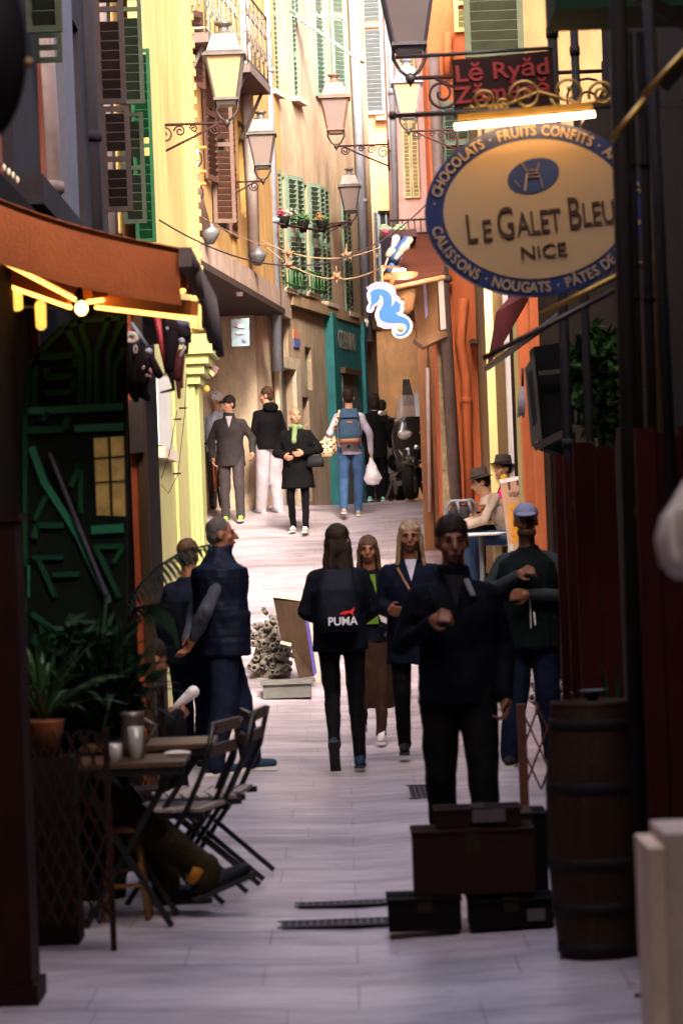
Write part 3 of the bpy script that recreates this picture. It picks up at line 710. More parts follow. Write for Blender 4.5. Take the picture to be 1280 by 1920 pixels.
def ringtext(s, a0, a1, outward=True):
    """letters spread between parameter angles on the oval rim (degrees, anticlockwise from +x)"""
    ea, eb = ra * .918, rb * .90; n = 400; pts = [(ea * math.cos(R(a0 + (a1 - a0) * i / n)), eb * math.sin(R(a0 + (a1 - a0) * i / n))) for i in range(n + 1)]
    acc = [0]
    for i in range(n): acc.append(acc[-1] + math.dist(pts[i], pts[i + 1]))
    wd = [{'I': .5, ' ': .55, '·': .6, '.': .5, 'M': 1.3, 'N': 1.2, 'O': 1.35, 'C': 1.1, 'G': 1.2, 'U': 1.1, 'L': .85, 'S': .9, 'E': .9, 'T': .9, 'F': .9}.get(ch, 1) for ch in s]; tot = sum(wd); x = 0
    for ch, w_ in zip(s, wd):
        L = (x + w_ / 2) / tot * acc[-1]; x += w_
        i = min(range(n + 1), key=lambda k: abs(acc[k] - L)); px_, py_ = pts[i]; q, r_ = pts[min(n, i + 1)], pts[max(0, i - 1)]
        an = math.atan2(q[1] - r_[1], q[0] - r_[0])
        if ch != ' ': mb.mesh(text_me(ch, .012, .004), SM @ Matrix.Translation((px_, py_, .024)) @ Matrix.Rotation(an, 4, 'Z') @ Matrix.Translation((0, -.022, 0)) @ Matrix.Diagonal((.058, .068, 1, 1)))
ringtext('·', 172, 170); ringtext('CHOCOLATS · FRUITS CONFITS · AMANDES', 166, 5)
ringtext('CALISSONS · NOUGATS · PÂTES DE FRUITS ·', 188, 355)
lt = mb.build('rim_lettering', RC, t)
mb = MB()
def word(s, x, y, sx, sy, bold=.0):
    mb.mesh(text_me(s, bold, .004), SM @ Matrix.Translation((x, y, .028)) @ Matrix.Rotation(R(2.2), 4, 'Z') @ Matrix.Diagonal((sx, sy, 1, 1)))
k = 1 / sc(SD)
word('L', -122 * k, -54 * k, .115, .19, .004); word('E', -93 * k, -53 * k, .10, .14, .004)
word('G', -57 * k, -51 * k, .12, .21, .004); word('ALET', 5 * k, -46 * k, .092, .155, .004)
word('B', 72 * k, -41 * k, .12, .21, .004); word('LEU', 117 * k, -37 * k, .092, .155, .004)
word('NiCE', 9 * k, -92 * k, .10, .088, .004)
mb.build('name_lettering', BROWNT, t)
mb = MB(); M = SM @ Matrix.Translation((-6 * k, 63 * k, .024)) @ Matrix.Rotation(R(18), 4, 'Z')
pts = []
for i in range(40):
    a = 2 * math.pi * i / 40; r_ = 1 - .13 * math.cos(a - 2.6) + .05 * math.cos(2 * a + 1); pts.append(M @ V((48 * k * r_ * math.cos(a), 32 * k * r_ * math.sin(a), 0)))
mb.prism(pts, (M.to_3x3() @ V((0, 0, .004)))); eb = mb.build('blue_pebble_emblem', mat('emblem_blue', (.018, .035, .11), .5, .15, 8), t)
mb = MB(); M2 = SM @ Matrix.Translation((-6 * k, 63 * k, .030))
for a, b in (((-16, 26), (-2, 2)), ((18, 22), (12, 4)), ((-6, 4), (16, 4)), ((-6, -3), (16, -3)), ((-6, 4), (-12, -28)), ((16, 4), (22, -24)), ((-2, 10), (12, 10)), ((-20, -20), (-30, -8))):
    mb.bar(M2 @ V((a[0] * k, a[1] * k, 0)), M2 @ V((b[0] * k, b[1] * k, 0)), .008, .003)
mb.build('chair_drawing', CREAM, eb)
# bracket, gilded scrolls
t = thing('gilded_sign_bracket', 'black and gilded iron bracket with scrolls holding the oval sign', 'sign bracket', P(1000, 205, SD))
a, b = P(735, 217, SD), P(1205, 196, SD)
MB().tube([a, b], .012, 8).ell(a, .02, .02, .022).build('rod', IRON, t)
mb = MB()
for (x, y, r_, s_) in ((905, 188, 26, 1), (985, 180, 32, -1), (1062, 172, 34, 1), (1128, 176, 26, -1), (940, 196, 14, 1)): scroll(mb, P(x, y, SD), (1, 0, 0), r_ * k, 1.7, s_, R(200), .008)
mb.tube([P(868, 205, SD), P(950, 196, SD), P(1010, 172, SD), P(1090, 196, SD), P(1150, 186, SD)], .008, 6)
mb.build('scrollwork', GOLD, t)
for x in (905, 1088): MB().tube([P(x, 206, SD), P(x, 262, SD)], .006, 6).build('hanger', IRON, t)
MB().bar(P(1148, 130, SD), P(1160, 420, SD), .03).bar(P(1150, 200, SD), P(1400, 190, SD), .03).build('wall_arm', IRON, t)
t = thing('sign_lamp', 'lit white tube lamp above the oval sign', 'sign lamp', P(980, 222, SD - .12))
MB().bar(P(857, 221, SD - .1), P(1110, 198, SD - .1), .035, .03).build('housing', GOLD, t)
MB().tube([P(852, 238, SD - .13), P(1114, 214, SD - .13)], .0145, 10).build('lit_tube', mat('lit_lamp_tube', (1, .60, .24), .4, emit=4.5), t)
# ================================================================ red lettered board
RD = 15.2
t = thing('red_lettered_board', 'black hanging board with dark red lettering above the oval sign', 'shop sign', P(940, 160, RD))
mb = MB(); q = [P(846, 112, RD), P(1035, 94, RD), P(1042, 196, RD), P(852, 218, RD)]; mb.prism(q, (0, .05, 0)); mb.build('panel', mat('black_red_panel', (.022, .008, .008), .5, .3, 5), t)
k2 = 1 / sc(RD); mb = MB(); BM = Matrix.Translation(P(940, 158, RD - .006)) @ Matrix.Rotation(R(-3.2), 4, 'Y') @ Matrix.Rotation(R(90), 4, 'X')
mb.mesh(text_me('Lĕ Ryăd', .012, .003), BM @ Matrix.Translation((3 * k2, 12 * k2, 0)) @ Matrix.Diagonal((.148, .125, 1, 1)))
mb.mesh(text_me('Zămănĕ', .012, .003), BM @ Matrix.Translation((0, -28 * k2, 0)) @ Matrix.Diagonal((.142, .125, 1, 1)))
mb.build('red_lettering', mat('dark_red_letter', (.22, .010, .010), .5, .15, 8), t)
MB().tube([P(740, 108, RD), P(1035, 90, RD)], .011, 8).build('rod', IRON, t)
# ================================================================ posts and tubes on the near right
STEEL = mat('dull_grey_steel', (.018, .016, .018), .6, .3, 8, .1, 40); BAMB = mat('dark_olive_bamboo', (.06, .038, .007), .5, .4, 7, .2, 30, streak=True)
DKB = mat('blackened_brown_wood', (.008, .004, .003), .7, .4, 7, .2, 30, streak=True)
def post(name, label, cat, x0, x1, y0, y1, d, m, group=None, r=None):
    a = P(x0, y0, d); b = P(x1, y1, d); r = r or .02
    t = thing(name, label, cat, b, 0, group)
    mb = MB().tube([b, a], r, 12); k = max(2, int((a - b).length / .5))
    mb.build('shaft', m, t); mb = MB()
    for i in range(1, k): c = b.lerp(a, i / k); mb.tube([c - V((0, 0, .008)), c + V((0, 0, .008))], r * 1.14, 12)
    mb.build('joint_rings', m, t); return t
GP = 'grey poles right of the oval sign'
def gpole(label, px, d, z0, z1, r):
    X = P(px, 700, d).x; t = thing('grey_pole', label, 'pole', (X, d, z0), 0, GP)
    MB().tube([(X, d, z0), (X, d, z1)], r, 14).build('shaft', STEEL, t)
    mb = MB()
    for z in (2.05, 3.0, 4.3): mb.tube([(X, d, z), (X, d, z + .05)], r * 1.25, 14)
    mb.build('joint_rings', STEEL, t)
gpole('left of two grey poles, rising from the red panels past the lettered board', 1059, 15.6, 0, 4.9, .028)
gpole('right of two grey poles, standing before the dark green foliage', 1100, 16.2, 0, 5.0, .024)
BG = 'bamboo poles behind the barrel'
for i, (x, r_, lab) in enumerate(((1172, .021, 'olive bamboo pole nearest the oval sign'), (1198, .018, 'second bamboo pole from the oval sign, thinner and darker'), (1222, .02, 'third bamboo pole from the oval sign'), (1243, .022, 'fourth bamboo pole from the oval sign, in front of the dark red panel'))):
    post('bamboo_pole', lab, 'bamboo pole', x - 22, x + 22, 60, 1560, 10.9 + .1 * i, BAMB if i in (0, 3) else DKB, BG, r_)
for (x0, y0, x1, y1, d, r_, m, lab) in ((1156, -60, 1204, 1780, 10.4, .032, DKB, 'thick black upright post cutting across the oval sign'), (1212, -40, 1262, 1000, 9.9, .02, STEEL, 'leaning dark steel tube at the top right')):
    a = P(x0, y0, d); b = P(x1, y1, d); b.z = max(b.z, 0) if y1 > 1500 else b.z
    o = MB().tube([b, b.lerp(a, .5), a], r_, 12).build('upright_post', m); tag(o, lab, 'post')
for (x0, y0, x1, y1, d, m, lab) in ((1012, 590, 1236, 478, 12.4, GOLD, 'slanting tube coloured as if lit gold under the oval sign'), (1146, 262, 1210, 184, 9.6, GOLD, 'short slanting tube coloured as if lit gold right of the oval sign'), (1206, 180, 1300, 78, 9.6, GOLD, 'slanting brown tube at the top right corner'), (905, 672, 1150, 545, 12.9, IRON, 'black slanting rod under the oval sign')):
    o = MB().tube([P(x0, y0, d), P((x0 + x1) / 2, (y0 + y1) / 2, d), P(x1, y1, d)], .013, 10).build('slanting_tube', m); tag(o, lab, 'tube', 'slanting tubes round the oval sign')  # gold light on the gold tubes is put into their colour
# dark overhead timber at the top right
t = thing('dark_awning_frame', 'dark green and brown folded awning frame at the top right', 'awning', P(1180, 0, 11))
MB().box(P(1040, 18, 11.4), P(1500, -90, 11.9)).build('folded_cloth', mat('dark_green_canvas', (.01, .035, .02), .8), t)
MB().bar(P(1140, -40, 11), P(1330, 70, 11), .05).build('arm', DKB, t); MB().bar(P(1240, 160, 10.6), P(1330, 60, 10.6), .06).build('arm', DKB, t)
# ================================================================ orange awning with light strips
AW = mat('burnt_orange_canvas', (.30, .068, .010), .8, .2, 5, .2, 90); AWG = mat('brown_grey_valance', (.10, .065, .06), .85, .25, 5)
t = thing('orange_awning', 'burnt orange folding awning with glowing strips along its arms on the left', 'awning', P(200, 500, 14))
dn, df = 13.2, 15.8
def ap(u, v):  # u 0 wall..1 street edge, v near..far
    xn, zn = (-1.86 + (1.86 - .70) * u), (3.40 - .42 * u) ; return V((xn, dn + (df - dn) * v, zn - .05 * math.sin(math.pi * u) - .02 * math.sin(v * 9) * u))
MB().sheet([[ap(i / 12, j / 16) for j in range(17)] for i in range(13)], .006).build('canopy', AW, t)
mb = MB()
rows = []
for i in range(13):
    a = ap(i / 12, 0); rows.append([a + V((0, -.003, -.03)), a + V((0, -.012 + .01 * math.sin(i * 2), -.16)), a + V((0, -.002, -.27 - .05 * (1 - i / 12)))])
n = len(rows); vs = [p for r_ in rows for p in r_] + [p + V((0, .006, 0)) for r_ in rows for p in r_]; fs = []
for i in range(n - 1):
    for j in range(2):
        q = (i * 3 + j, i * 3 + j + 1, (i + 1) * 3 + j + 1, (i + 1) * 3 + j); fs += [q, tuple(k_ + 3 * n for k_ in q[::-1])]
mb._add(vs, fs, None, True).build('near_side_flap', AW, t)
a, b = ap(1, 0), ap(1, 1); mb = MB(); mb.bar(a + V((.03, -.05, -.05)), b + V((.03, .05, -.05)), .06, .09); mb.build('front_bar', AWG, t)
mb = MB(); m_ = 24; vs = []
for i in range(m_ + 1):
    q = i / m_; p = a.lerp(b, q); wv = .012 * math.sin(i * 1.9); dz = -.09 - .24 * min(1, q * 2.2) + .02 * math.sin(i * 1.3)
    vs += [p + V((.055, 0, -.02)), p + V((.06 + wv, 0, dz * .5)), p + V((.065 + wv * 1.6, 0, dz))]
fs = []
for i in range(m_):
    for j in range(2): fs.append((i * 3 + j, i * 3 + j + 1, i * 3 + j + 4, i * 3 + j + 3))
mb._add(vs, fs, None, True); o = mb.build('valance', AWG, t); md = o.modifiers.new('s', 'SOLIDIFY'); md.thickness = .006
LED = mat('warm_light_strip', (1, .42, .07), .4, emit=.8)
hub = P(153, 578, 13.6)
AR = mat('arm_orange_metal', (.55, .16, .04), .5)
for i, (x0, y0, d0, x1, y1, d1, e) in enumerate(((-90, 440, 13.3, 142, 562, 13.6, 1), (-30, 520, 13.9, 134, 577, 13.7, .6), (165, 566, 13.7, 345, 545, 14.6, 1), (180, 576, 13.9, 366, 598, 13.5, 1))):
    a, b = P(x0, y0, d0), P(x1, y1, d1)
    arm = MB().bar(a + V((0, 0, .05)), b + V((0, 0, .05)), .05, .07).build('folding_arm', AR, t)
    MB().tube([a, b], .011, 8).build('light_strip', LED, arm)
MB().ell(hub, .032, .032, .036).build('lit_bulb', mat('bare_glowing_bulb', (1, .5, .12), .4, emit=1.4), t)
# ================================================================ seahorse sign
t = thing('seahorse_sign', 'blue seahorse shaped hanging sign with a white lettered edge', 'shop sign', P(728, 580, 31.5))
HD = 31.5
def zp(x, y, d): return P(670 + x / 10.667, 510 + y / 10.667, d)
outl = [(195, 310), (260, 250), (380, 200), (500, 195), (600, 215), (700, 270), (760, 350), (770, 450), (830, 500), (850, 560), (940, 590), (920, 680), (935, 740), (900, 830), (960, 860), (1040, 920), (1095, 1000), (1105, 1090), (1080, 1190), (1010, 1280), (900, 1330), (800, 1330), (720, 1280), (680, 1200), (690, 1140), (540, 1135), (400, 1080), (385, 1000), (350, 900), (350, 800), (400, 700), (400, 650), (340, 690), (330, 760), (280, 820), (200, 800), (175, 760), (190, 680), (230, 620), (190, 520), (185, 420), (210, 370)]
MB().prism([zp(x, y, HD) for x, y in outl], (0, .03, 0)).build('white_backing', mat('sign_white', (.23, .20, .21), .5, .05), t)
blue = [(255, 400), (330, 350), (430, 330), (540, 350), (620, 400), (670, 460), (690, 540), (690, 620), (680, 690), (720, 640), (755, 570), (800, 590), (830, 625), (875, 630), (850, 690), (855, 740), (840, 790), (770, 820), (800, 860), (880, 890), (960, 915), (1020, 970), (1050, 1050), (1045, 1120), (1010, 1200), (950, 1250), (880, 1280), (820, 1280), (770, 1255), (760, 1225), (800, 1240), (860, 1250), (920, 1220), (970, 1160), (985, 1100), (960, 1050), (900, 1025), (800, 1020), (700, 1025), (560, 1005), (480, 970), (430, 890), (430, 800), (470, 730), (510, 640), (515, 560), (500, 490), (470, 460), (440, 480), (445, 530), (400, 600), (330, 650), (290, 690), (275, 745), (245, 745), (245, 700), (275, 630), (265, 570), (270, 490)]
MB().prism([zp(x, y, HD - .005) for x, y in blue], (0, .0045, 0)).build('blue_seahorse', mat('seahorse_blue', (.002, .058, .17), .4, .12, 3), t)
MB().lathe([(70 / 10.667 / sc(HD), -.004), (70 / 10.667 / sc(HD), 0)], (0, 0, 0), 16, Matrix.Translation(zp(865, 1125, HD)) @ Matrix.Rotation(R(90), 4, 'X').inverted()).build('tail_gap', mat('tail_gap_brown', (.3, .2, .12), .8), t)
mb = MB(); s_ = 'RESTAURANT'; arc = [(225, 325), (290, 285), (365, 262), (440, 252), (510, 255), (575, 275), (630, 310), (675, 355), (705, 410), (725, 470)]
for i, ch in enumerate(s_):
    a = arc[max(0, i - 1)]; b = arc[min(9, i + 1)]; an = math.atan2(-(b[1] - a[1]), b[0] - a[0])
    mb.mesh(text_me(ch, .01, .004), Matrix.Translation(zp(arc[i][0], arc[i][1] + 30, HD - .006)) @ Matrix.Rotation(R(90), 4, 'X') @ Matrix.Rotation(an, 4, 'Z') @ Matrix.Diagonal((.05, .055, 1, 1)))
for i, ch in enumerate('TERRE'):
    mb.mesh(text_me(ch, .02, .004), Matrix.Translation(zp(455 + i * 55, 1075 + i * 8, HD - .006)) @ Matrix.Rotation(R(90), 4, 'X') @ Matrix.Rotation(R(-8), 4, 'Z') @ Matrix.Diagonal((.05, .06, 1, 1)))
mb.build('edge_lettering', mat('letter_purple', (.25, .18, .45), .5), t)
MB().bar(zp(500, 195, HD), P(716, 500, HD), .02).bar(P(716, 500, HD), P(800, 503, HD + 2.9), .03).bar(zp(840, 530, HD), P(780, 560, HD + 2.9), .025).build('hanging_arm', WOOD, t)
# ================================================================ shop box, decorations on the right
t = thing('wooden_shop_box', 'orange brown wooden bay projecting over the street beside the seahorse sign', 'shop bay', P(800, 560, 34))
a, b, c_ = P(770, 480, 34.3), P(832, 500, 33.9), P(830, 625, 33.9)
mb = MB(); mb.prism([P(772, 470, 34.2), P(826, 470, 34.2), P(832, 622, 34.2), P(782, 640, 34.2)], (0, .5, 0)); mb.build('panel', mat('orange_varnished_wood', (.28, .11, .03), .5, .3, 5, .15, 40, streak=True), t)
mb = MB(); mb.prism([P(818, 478, 34.1), P(828, 478, 34.1), P(836, 620, 34.1), P(826, 622, 34.1)], (0, .1, 0)); mb.build('side_board', PWH, t)
mb = MB(); mb.prism([P(776, 636, 34.1), P(836, 616, 34.1), P(838, 630, 34.1), P(795, 650, 34.1)], (0, .7, 0)); mb.build('soffit', WOOD, t)
mb = MB(); mb.prism([P(792, 520, 34.15), P(797, 512, 34.15), P(802, 590, 34.15), P(797, 598, 34.15)], (0, .02, 0)); mb.build('lilac_banner', mat('lilac_banner', (.5, .42, .75), .5), t)
t = thing('dark_red_awning', 'dark red awning sloping out above the seahorse sign', 'awning', P(780, 470, 33))
mb = MB(); vs = [P(768, 446, 34), P(832, 446, 34), P(832, 520, 32.2), P(738, 540, 31.9)]; mb.prism(vs, (0, .0, .05)); mb.build('canvas', mat('dark_russet_canvas', (.045, .012, .006), .8, .3), t)
MB().tube([vs[3], vs[2]], .03, 8).build('front_bar', WOOD, t)
t = thing('hanging_black_banner', 'black cloth with white and blue sea ornaments hanging by the wall', 'decoration', P(728, 490, 32.6))
mb = MB(); mb.prism([P(713, 446, 32.6), P(742, 446, 32.6), P(752, 480, 32.6), P(738, 520, 32.6), P(716, 520, 32.6)], (0, .04, 0)); mb.build('cloth', mat('black_cloth', (.012, .008, .014), .9), t)
mb = MB()
for (x0, y0, x1, y1, r_) in ((768, 450, 760, 462, .04), (760, 462, 752, 470, .05), (752, 472, 742, 484, .035), (734, 470, 728, 478, .045), (729, 478, 719, 505, .012), (719, 503, 718, 507, .028)):
    mb.cap(P(x0, y0, 32.3), r_, P(x1, y1, 32.3), r_ * .8)
mb.build('shell_ornaments', mat('ivory_shell', (.28, .22, .17), .5), t)
MB().cap(P(762, 450, 32.35), .05, P(740, 482, 32.35), .07).cap(P(734, 498, 32.3), .035, P(731, 508, 32.3), .04).build('blue_figure', mat('deep_blue_cloth', (.005, .04, .13), .7), t)
mb = MB(); mb.cap(P(742, 448, 32.4), .05, P(734, 470, 32.35), .02).build('pink_cone', mat('pale_pink_cloth', (.3, .22, .28), .8), t)
t = thing('hanging_planter', 'brown hanging planter with a blue and white ornament under the red awning', 'decoration', P(745, 520, 32.2))
MB().lathe([(.03, -.5), (.12, -.42), (.17, -.2), (.19, 0)], P(752, 512, 32.2), 14).build('basket', WOOD, t)
mb = MB()
for i in range(9): q = P(738 + rnd.random() * 24, 506 + rnd.random() * 10, 32.1); mb.ell(q, .05, .04, .03)
mb.build('white_shells', mat('white_shell', (.3, .3, .34), .5), t)
MB().cap(P(722, 522, 32.1), .03, P(736, 518, 32.1), .05).build('orange_beak', ORNG, t)
t = thing('window_box_terrace', 'small terrace with flower boxes above the black banner', 'planter', P(745, 440, 33.3))
MB().box(P(712, 446, 33.2), P(778, 440, 33.8)).build('shelf', RUST, t)
mb = MB()
for i in range(26): mb.ell(P(716 + rnd.random() * 44, 424 + rnd.random() * 14, 33.3 + rnd.random() * .3), .04, .04, .03)
mb.build('foliage', mat('dusty_foliage', (.12, .16, .09), .8), t)
MB().ell(P(722, 434, 33.1), .04, .04, .035).build('flower', mat('crimson_flower', (.35, .02, .06), .7), t)
# striped dark parasol awning below the oval sign (right)
t = thing('burgundy_awning', 'dark burgundy awning hanging over the cafe tables below the oval sign', 'awning', P(950, 620, 27))
mb = MB(); mb.prism([P(912, 692, 25.5), P(948, 636, 26.5), P(1000, 545, 27.5), P(962, 548, 27.5), P(930, 585, 26.5)], (0, .05, .0)); mb.build('canvas', mat('deep_burgundy_canvas', (.05, .01, .012), .8), t)
MB().tube([P(912, 690, 25.4), P(1050, 590, 24)], .03, 8).build('front_bar', IRON, t)
# ================================================================ cables, garlands
def cat_pts(a, b, sag, n=24): return [a.lerp(b, i / n) - V((0, 0, sag * 4 * (i / n) * (1 - i / n))) for i in range(n + 1)]
CB = mat('black_cable', (.03, .02, .025), .6); RP = mat('tan_rope', (.22, .13, .065), .9, .3, 20)
FDp = P(345, 398, 30.8); o = MB().tube(cat_pts(P(268, 392, 25.5), P(800, 382, 34), .62), .008, 6).build('overhead_cable', CB); tag(o, 'thick dark cable sagging across the street below the lanterns', 'cable')
o = MB().tube(cat_pts(P(330, 376, 30), P(500, 462, 33), .05), .006, 5).build('overhead_cable', RP); tag(o, 'thin pale cable running down the ochre house to the rope garlands', 'cable')
STAR = mat('tan_starfish', (.17, .09, .045), .85, .3, 10, .2, 40)
def starfish(c, r_, rot, lab):
    t = thing('starfish_ornament', lab, 'ornament', c, 0, 'tan starfish ornaments on the ropes')
    pts = []
    for i in range(10):
        a = rot + i * math.pi / 5; q = r_ if i % 2 == 0 else r_ * .42; pts.append(c + V((q * math.cos(a), 0, q * math.sin(a))))
    mb = MB(); mb.prism([p - V((0, .02, 0)) for p in pts], (0, .04, 0)); mb.ell(c - V((0, .02, 0)), r_ * .35, .04, r_ * .35); mb.build('body', STAR, t)
    MB().tube([c + V((0, 0, r_ * .3)), c + V((0, 0, r_ + .05))], .006, 5).build('string', RP, t)
for (x0, y0, x1, y1, s_, lab, its) in ((492, 452, 716, 462, .17, 'upper rope garland with starfish across the street', ((541, 475, .08, .3, 'starfish at the left of the upper rope garland'), (650, 478, .08, .5, 'starfish at the right of the upper rope garland'))),
                                  (498, 462, 712, 503, .24, 'lower rope garland with starfish across the street', ((541, 497, .085, .7, 'starfish at the left of the lower rope garland'), (631, 519, .08, .9, 'starfish at the right of the lower rope garland')))):
    o = MB().tube(cat_pts(P(x0, y0, 33), P(x1, y1, 33), s_), .008, 6).build('rope_garland', RP); tag(o, lab, 'garland', 'rope garlands')
    for x, y, r_, q, lab2 in its: starfish(P(x, y, 32.95), r_, q, lab2)
# flower pots on the far bracket
for (x, y, c1, c2, lab) in ((532, 408, (.40, .02, .08), (.45, .36, .28), 'hanging pot with pink and cream flowers on the far wall'), (568, 416, (.02, .09, .015), (.05, .12, .015), 'hanging pot of green foliage on the far wall'), (603, 416, (.42, .08, .012), (.03, .09, .02), 'hanging pot with orange flowers on the far wall')):
    c = FE.pt(*FE.hit(x, y, .4), .4); t = thing('flower_pot', lab, 'flower pot', c, 0, 'hanging flower pots on the beige house')
    MB().lathe([(.05, -.16), (.10, 0), (.11, .02)], c, 12).build('pot', mat('black_pot', (.02, .02, .02), .6), t)
    for cc, nm, n_ in ((c1, 'flowers', 1), (c2, 'foliage', -1)):
        mb = MB()
        for i in range(22): mb.ell(c + V((n_ * -.04 + rnd.gauss(0, .05), rnd.gauss(0, .05), .06 + rnd.gauss(0, .03))), .022, .02, .018)
        mb.build(nm, mat(nm + '%d%d' % (x, n_), cc, .7), t)
o = MB().tube([FE.pt(*FE.hit(524, 420, .42), .42), FE.pt(*FE.hit(600, 432, .42), .42), FE.pt(*FE.hit(640, 420, .42), .42)], .02, 6).build('pot_rail', RUST); tag(o, 'dark iron rail carrying the hanging flower pots', 'rail')
# posters
t = thing('blue_poster', 'pale blue poster panel hung on the stone ground floor of the ochre house', 'poster', P(450, 623, 38))
MB().prism([P(433, 599, 38), P(467, 596, 38), P(468, 648, 38), P(435, 650, 38)], (0, .03, 0)).build('panel', mat('pale_blue_poster', (.15, .21, .25), .5, .15, 8), t)
for i, (x, y, w_, h_, c) in enumerate(((443, 609, 6, 4, (.25, .15, .2)), (452, 612, 7, 3, (.7, .72, .75)), (450, 624, 8, 3, (.7, .5, .5)), (458, 637, 4, 4, (.15, .17, .25)))):
    MB().ell(P(x, y, 37.98), w_ / sc(38), .006, h_ / sc(38)).build('printed_shape', mat('poster_shape%d' % i, c, .5), t)
for lab, x, y in (('small white spotlight on the canopy of the ochre house', 449, 545), ('small white lamp beside the teal shopfront', 686, 606)):
    d = 37.5 if x < 500 else 49; c = P(x, y, d); t = thing('spot_lamp', lab, 'spotlight', c, 0, 'small white spotlights'); mb = MB(); mb.lathe([(.04, -.07), (.05, .03), (.02, .08)], c, 12); mb.build('head', PWH, t); MB().bar(c, c + V((-.12, 0, .12)), .02).build('arm', IRON, t)
# clothes airer
t = thing('clothes_airer', 'orange folding clothes airer with washing on the ochre house', 'clothes airer', P(360, 295, 31.5))
mb = MB()
for y in (277, 322, 345): mb.tube([P(328, y, 31.2), P(385, y, 31.6)], .02, 6)
mb.build('rails', mat('orange_plastic_rail', (.75, .35, .06), .5), t)
mb = MB()
for x in (334, 343, 356, 366): mb.prism([P(x, 279, 31.4), P(x + 7, 279, 31.4), P(x + 6, 308, 31.4), P(x + 3, 316, 31.4), P(x - 1, 305, 31.4)], (0, .02, 0))
mb.build('washing', mat('pale_washing', (.6, .52, .5), .9, .3, 12), t)
# ================================================================ people
SKIN = mat('light_skin', (.40, .20, .13), .5, .15, 12, spec=.3); SKIND = mat('tanned_skin', (.17, .065, .035), .5, .15, 12, spec=.3)
EYE = mat('dark_eye', (.02, .012, .01), .2); MOUTH = mat('lip_red', (.35, .12, .10), .5)
def hair(c): return mat('hair_%d' % int(c[0] * 1000), c, .55, .4, 30, .4, 80)
HB = hair((.018, .010, .007)); HBR = hair((.06, .03, .016)); HG = hair((.05, .042, .040)); HBL = hair((.22, .13, .07))
def cloth(name, c, r=.85, b=.35): return mat(name, c, r, .3, 7, b, 70, spec=.15)
BASE = dict(pelvis=(0, 0, .95), chest=(0, 0, 1.27), neck=(0, 0, 1.46), head=(0, .02, 1.625),
            r_sh=(.165, 0, 1.365), r_el=(.235, -.02, 1.12), r_wr=(.245, .05, .88), l_sh=(-.165, 0, 1.365), l_el=(-.235, -.02, 1.12), l_wr=(-.245, .05, .88),
            r_hip=(.09, 0, .92), r_kn=(.10, .02, .50), r_an=(.10, -.02, .085), l_hip=(-.09, 0, .92), l_kn=(-.10, .02, .50), l_an=(-.10, -.02, .085))
def hand(mb, wr, el, side, curl=.5, palm_n=None, thumb=None):
    """palm, four unequal bent fingers and a thumb from the side of the palm; wr, el are points"""
    d = (wr - el).normalized(); n = V(palm_n) if palm_n else V((-side, .15, 0)); n = (n - d * n.dot(d)).normalized(); w = d.cross(n).normalized()
    if thumb is not None:
        if w.dot(V(thumb)) < 0: w = -w
    elif w.y < 0: w = -w
    # w: towards the thumb side
    mb.cap(wr - d * .01, .027, wr + d * .035, .030)
    for k in range(4):
        o = w * (.030 - .020 * k); mb.cap(wr + d * .02 + o * .6, .017, wr + d * .088 + o, .0125)
        base = wr + d * .088 + o; L = (.042, .047, .044, .034)[k]; c1 = curl * (.9 + .1 * k)
        d1 = (d * math.cos(c1) + n * math.sin(c1)).normalized(); c2 = c1 * 2.1; d2 = (d * math.cos(c2) + n * math.sin(c2)).normalized()
        m1 = base + d1 * L; mb.cap(base, .0105, m1, .0092, 8); mb.cap(m1, .0092, m1 + d2 * L * .8, .0075, 8)
    t0 = wr + d * .028 + w * .028; t1 = t0 + (d * .6 + w * .65 + n * .35).normalized() * .042; t2 = t1 + (d * .8 + n * .5).normalized() * .032
    mb.cap(t0, .014, t1, .011, 8); mb.cap(t1, .011, t2, .009, 8)
def hmat(J, yaw, pitch, tilt=0): return Matrix.Translation(J['head']) @ Matrix.Rotation(R(yaw), 4, 'Z') @ Matrix.Rotation(R(pitch), 4, 'X') @ Matrix.Rotation(R(tilt), 4, 'Y')
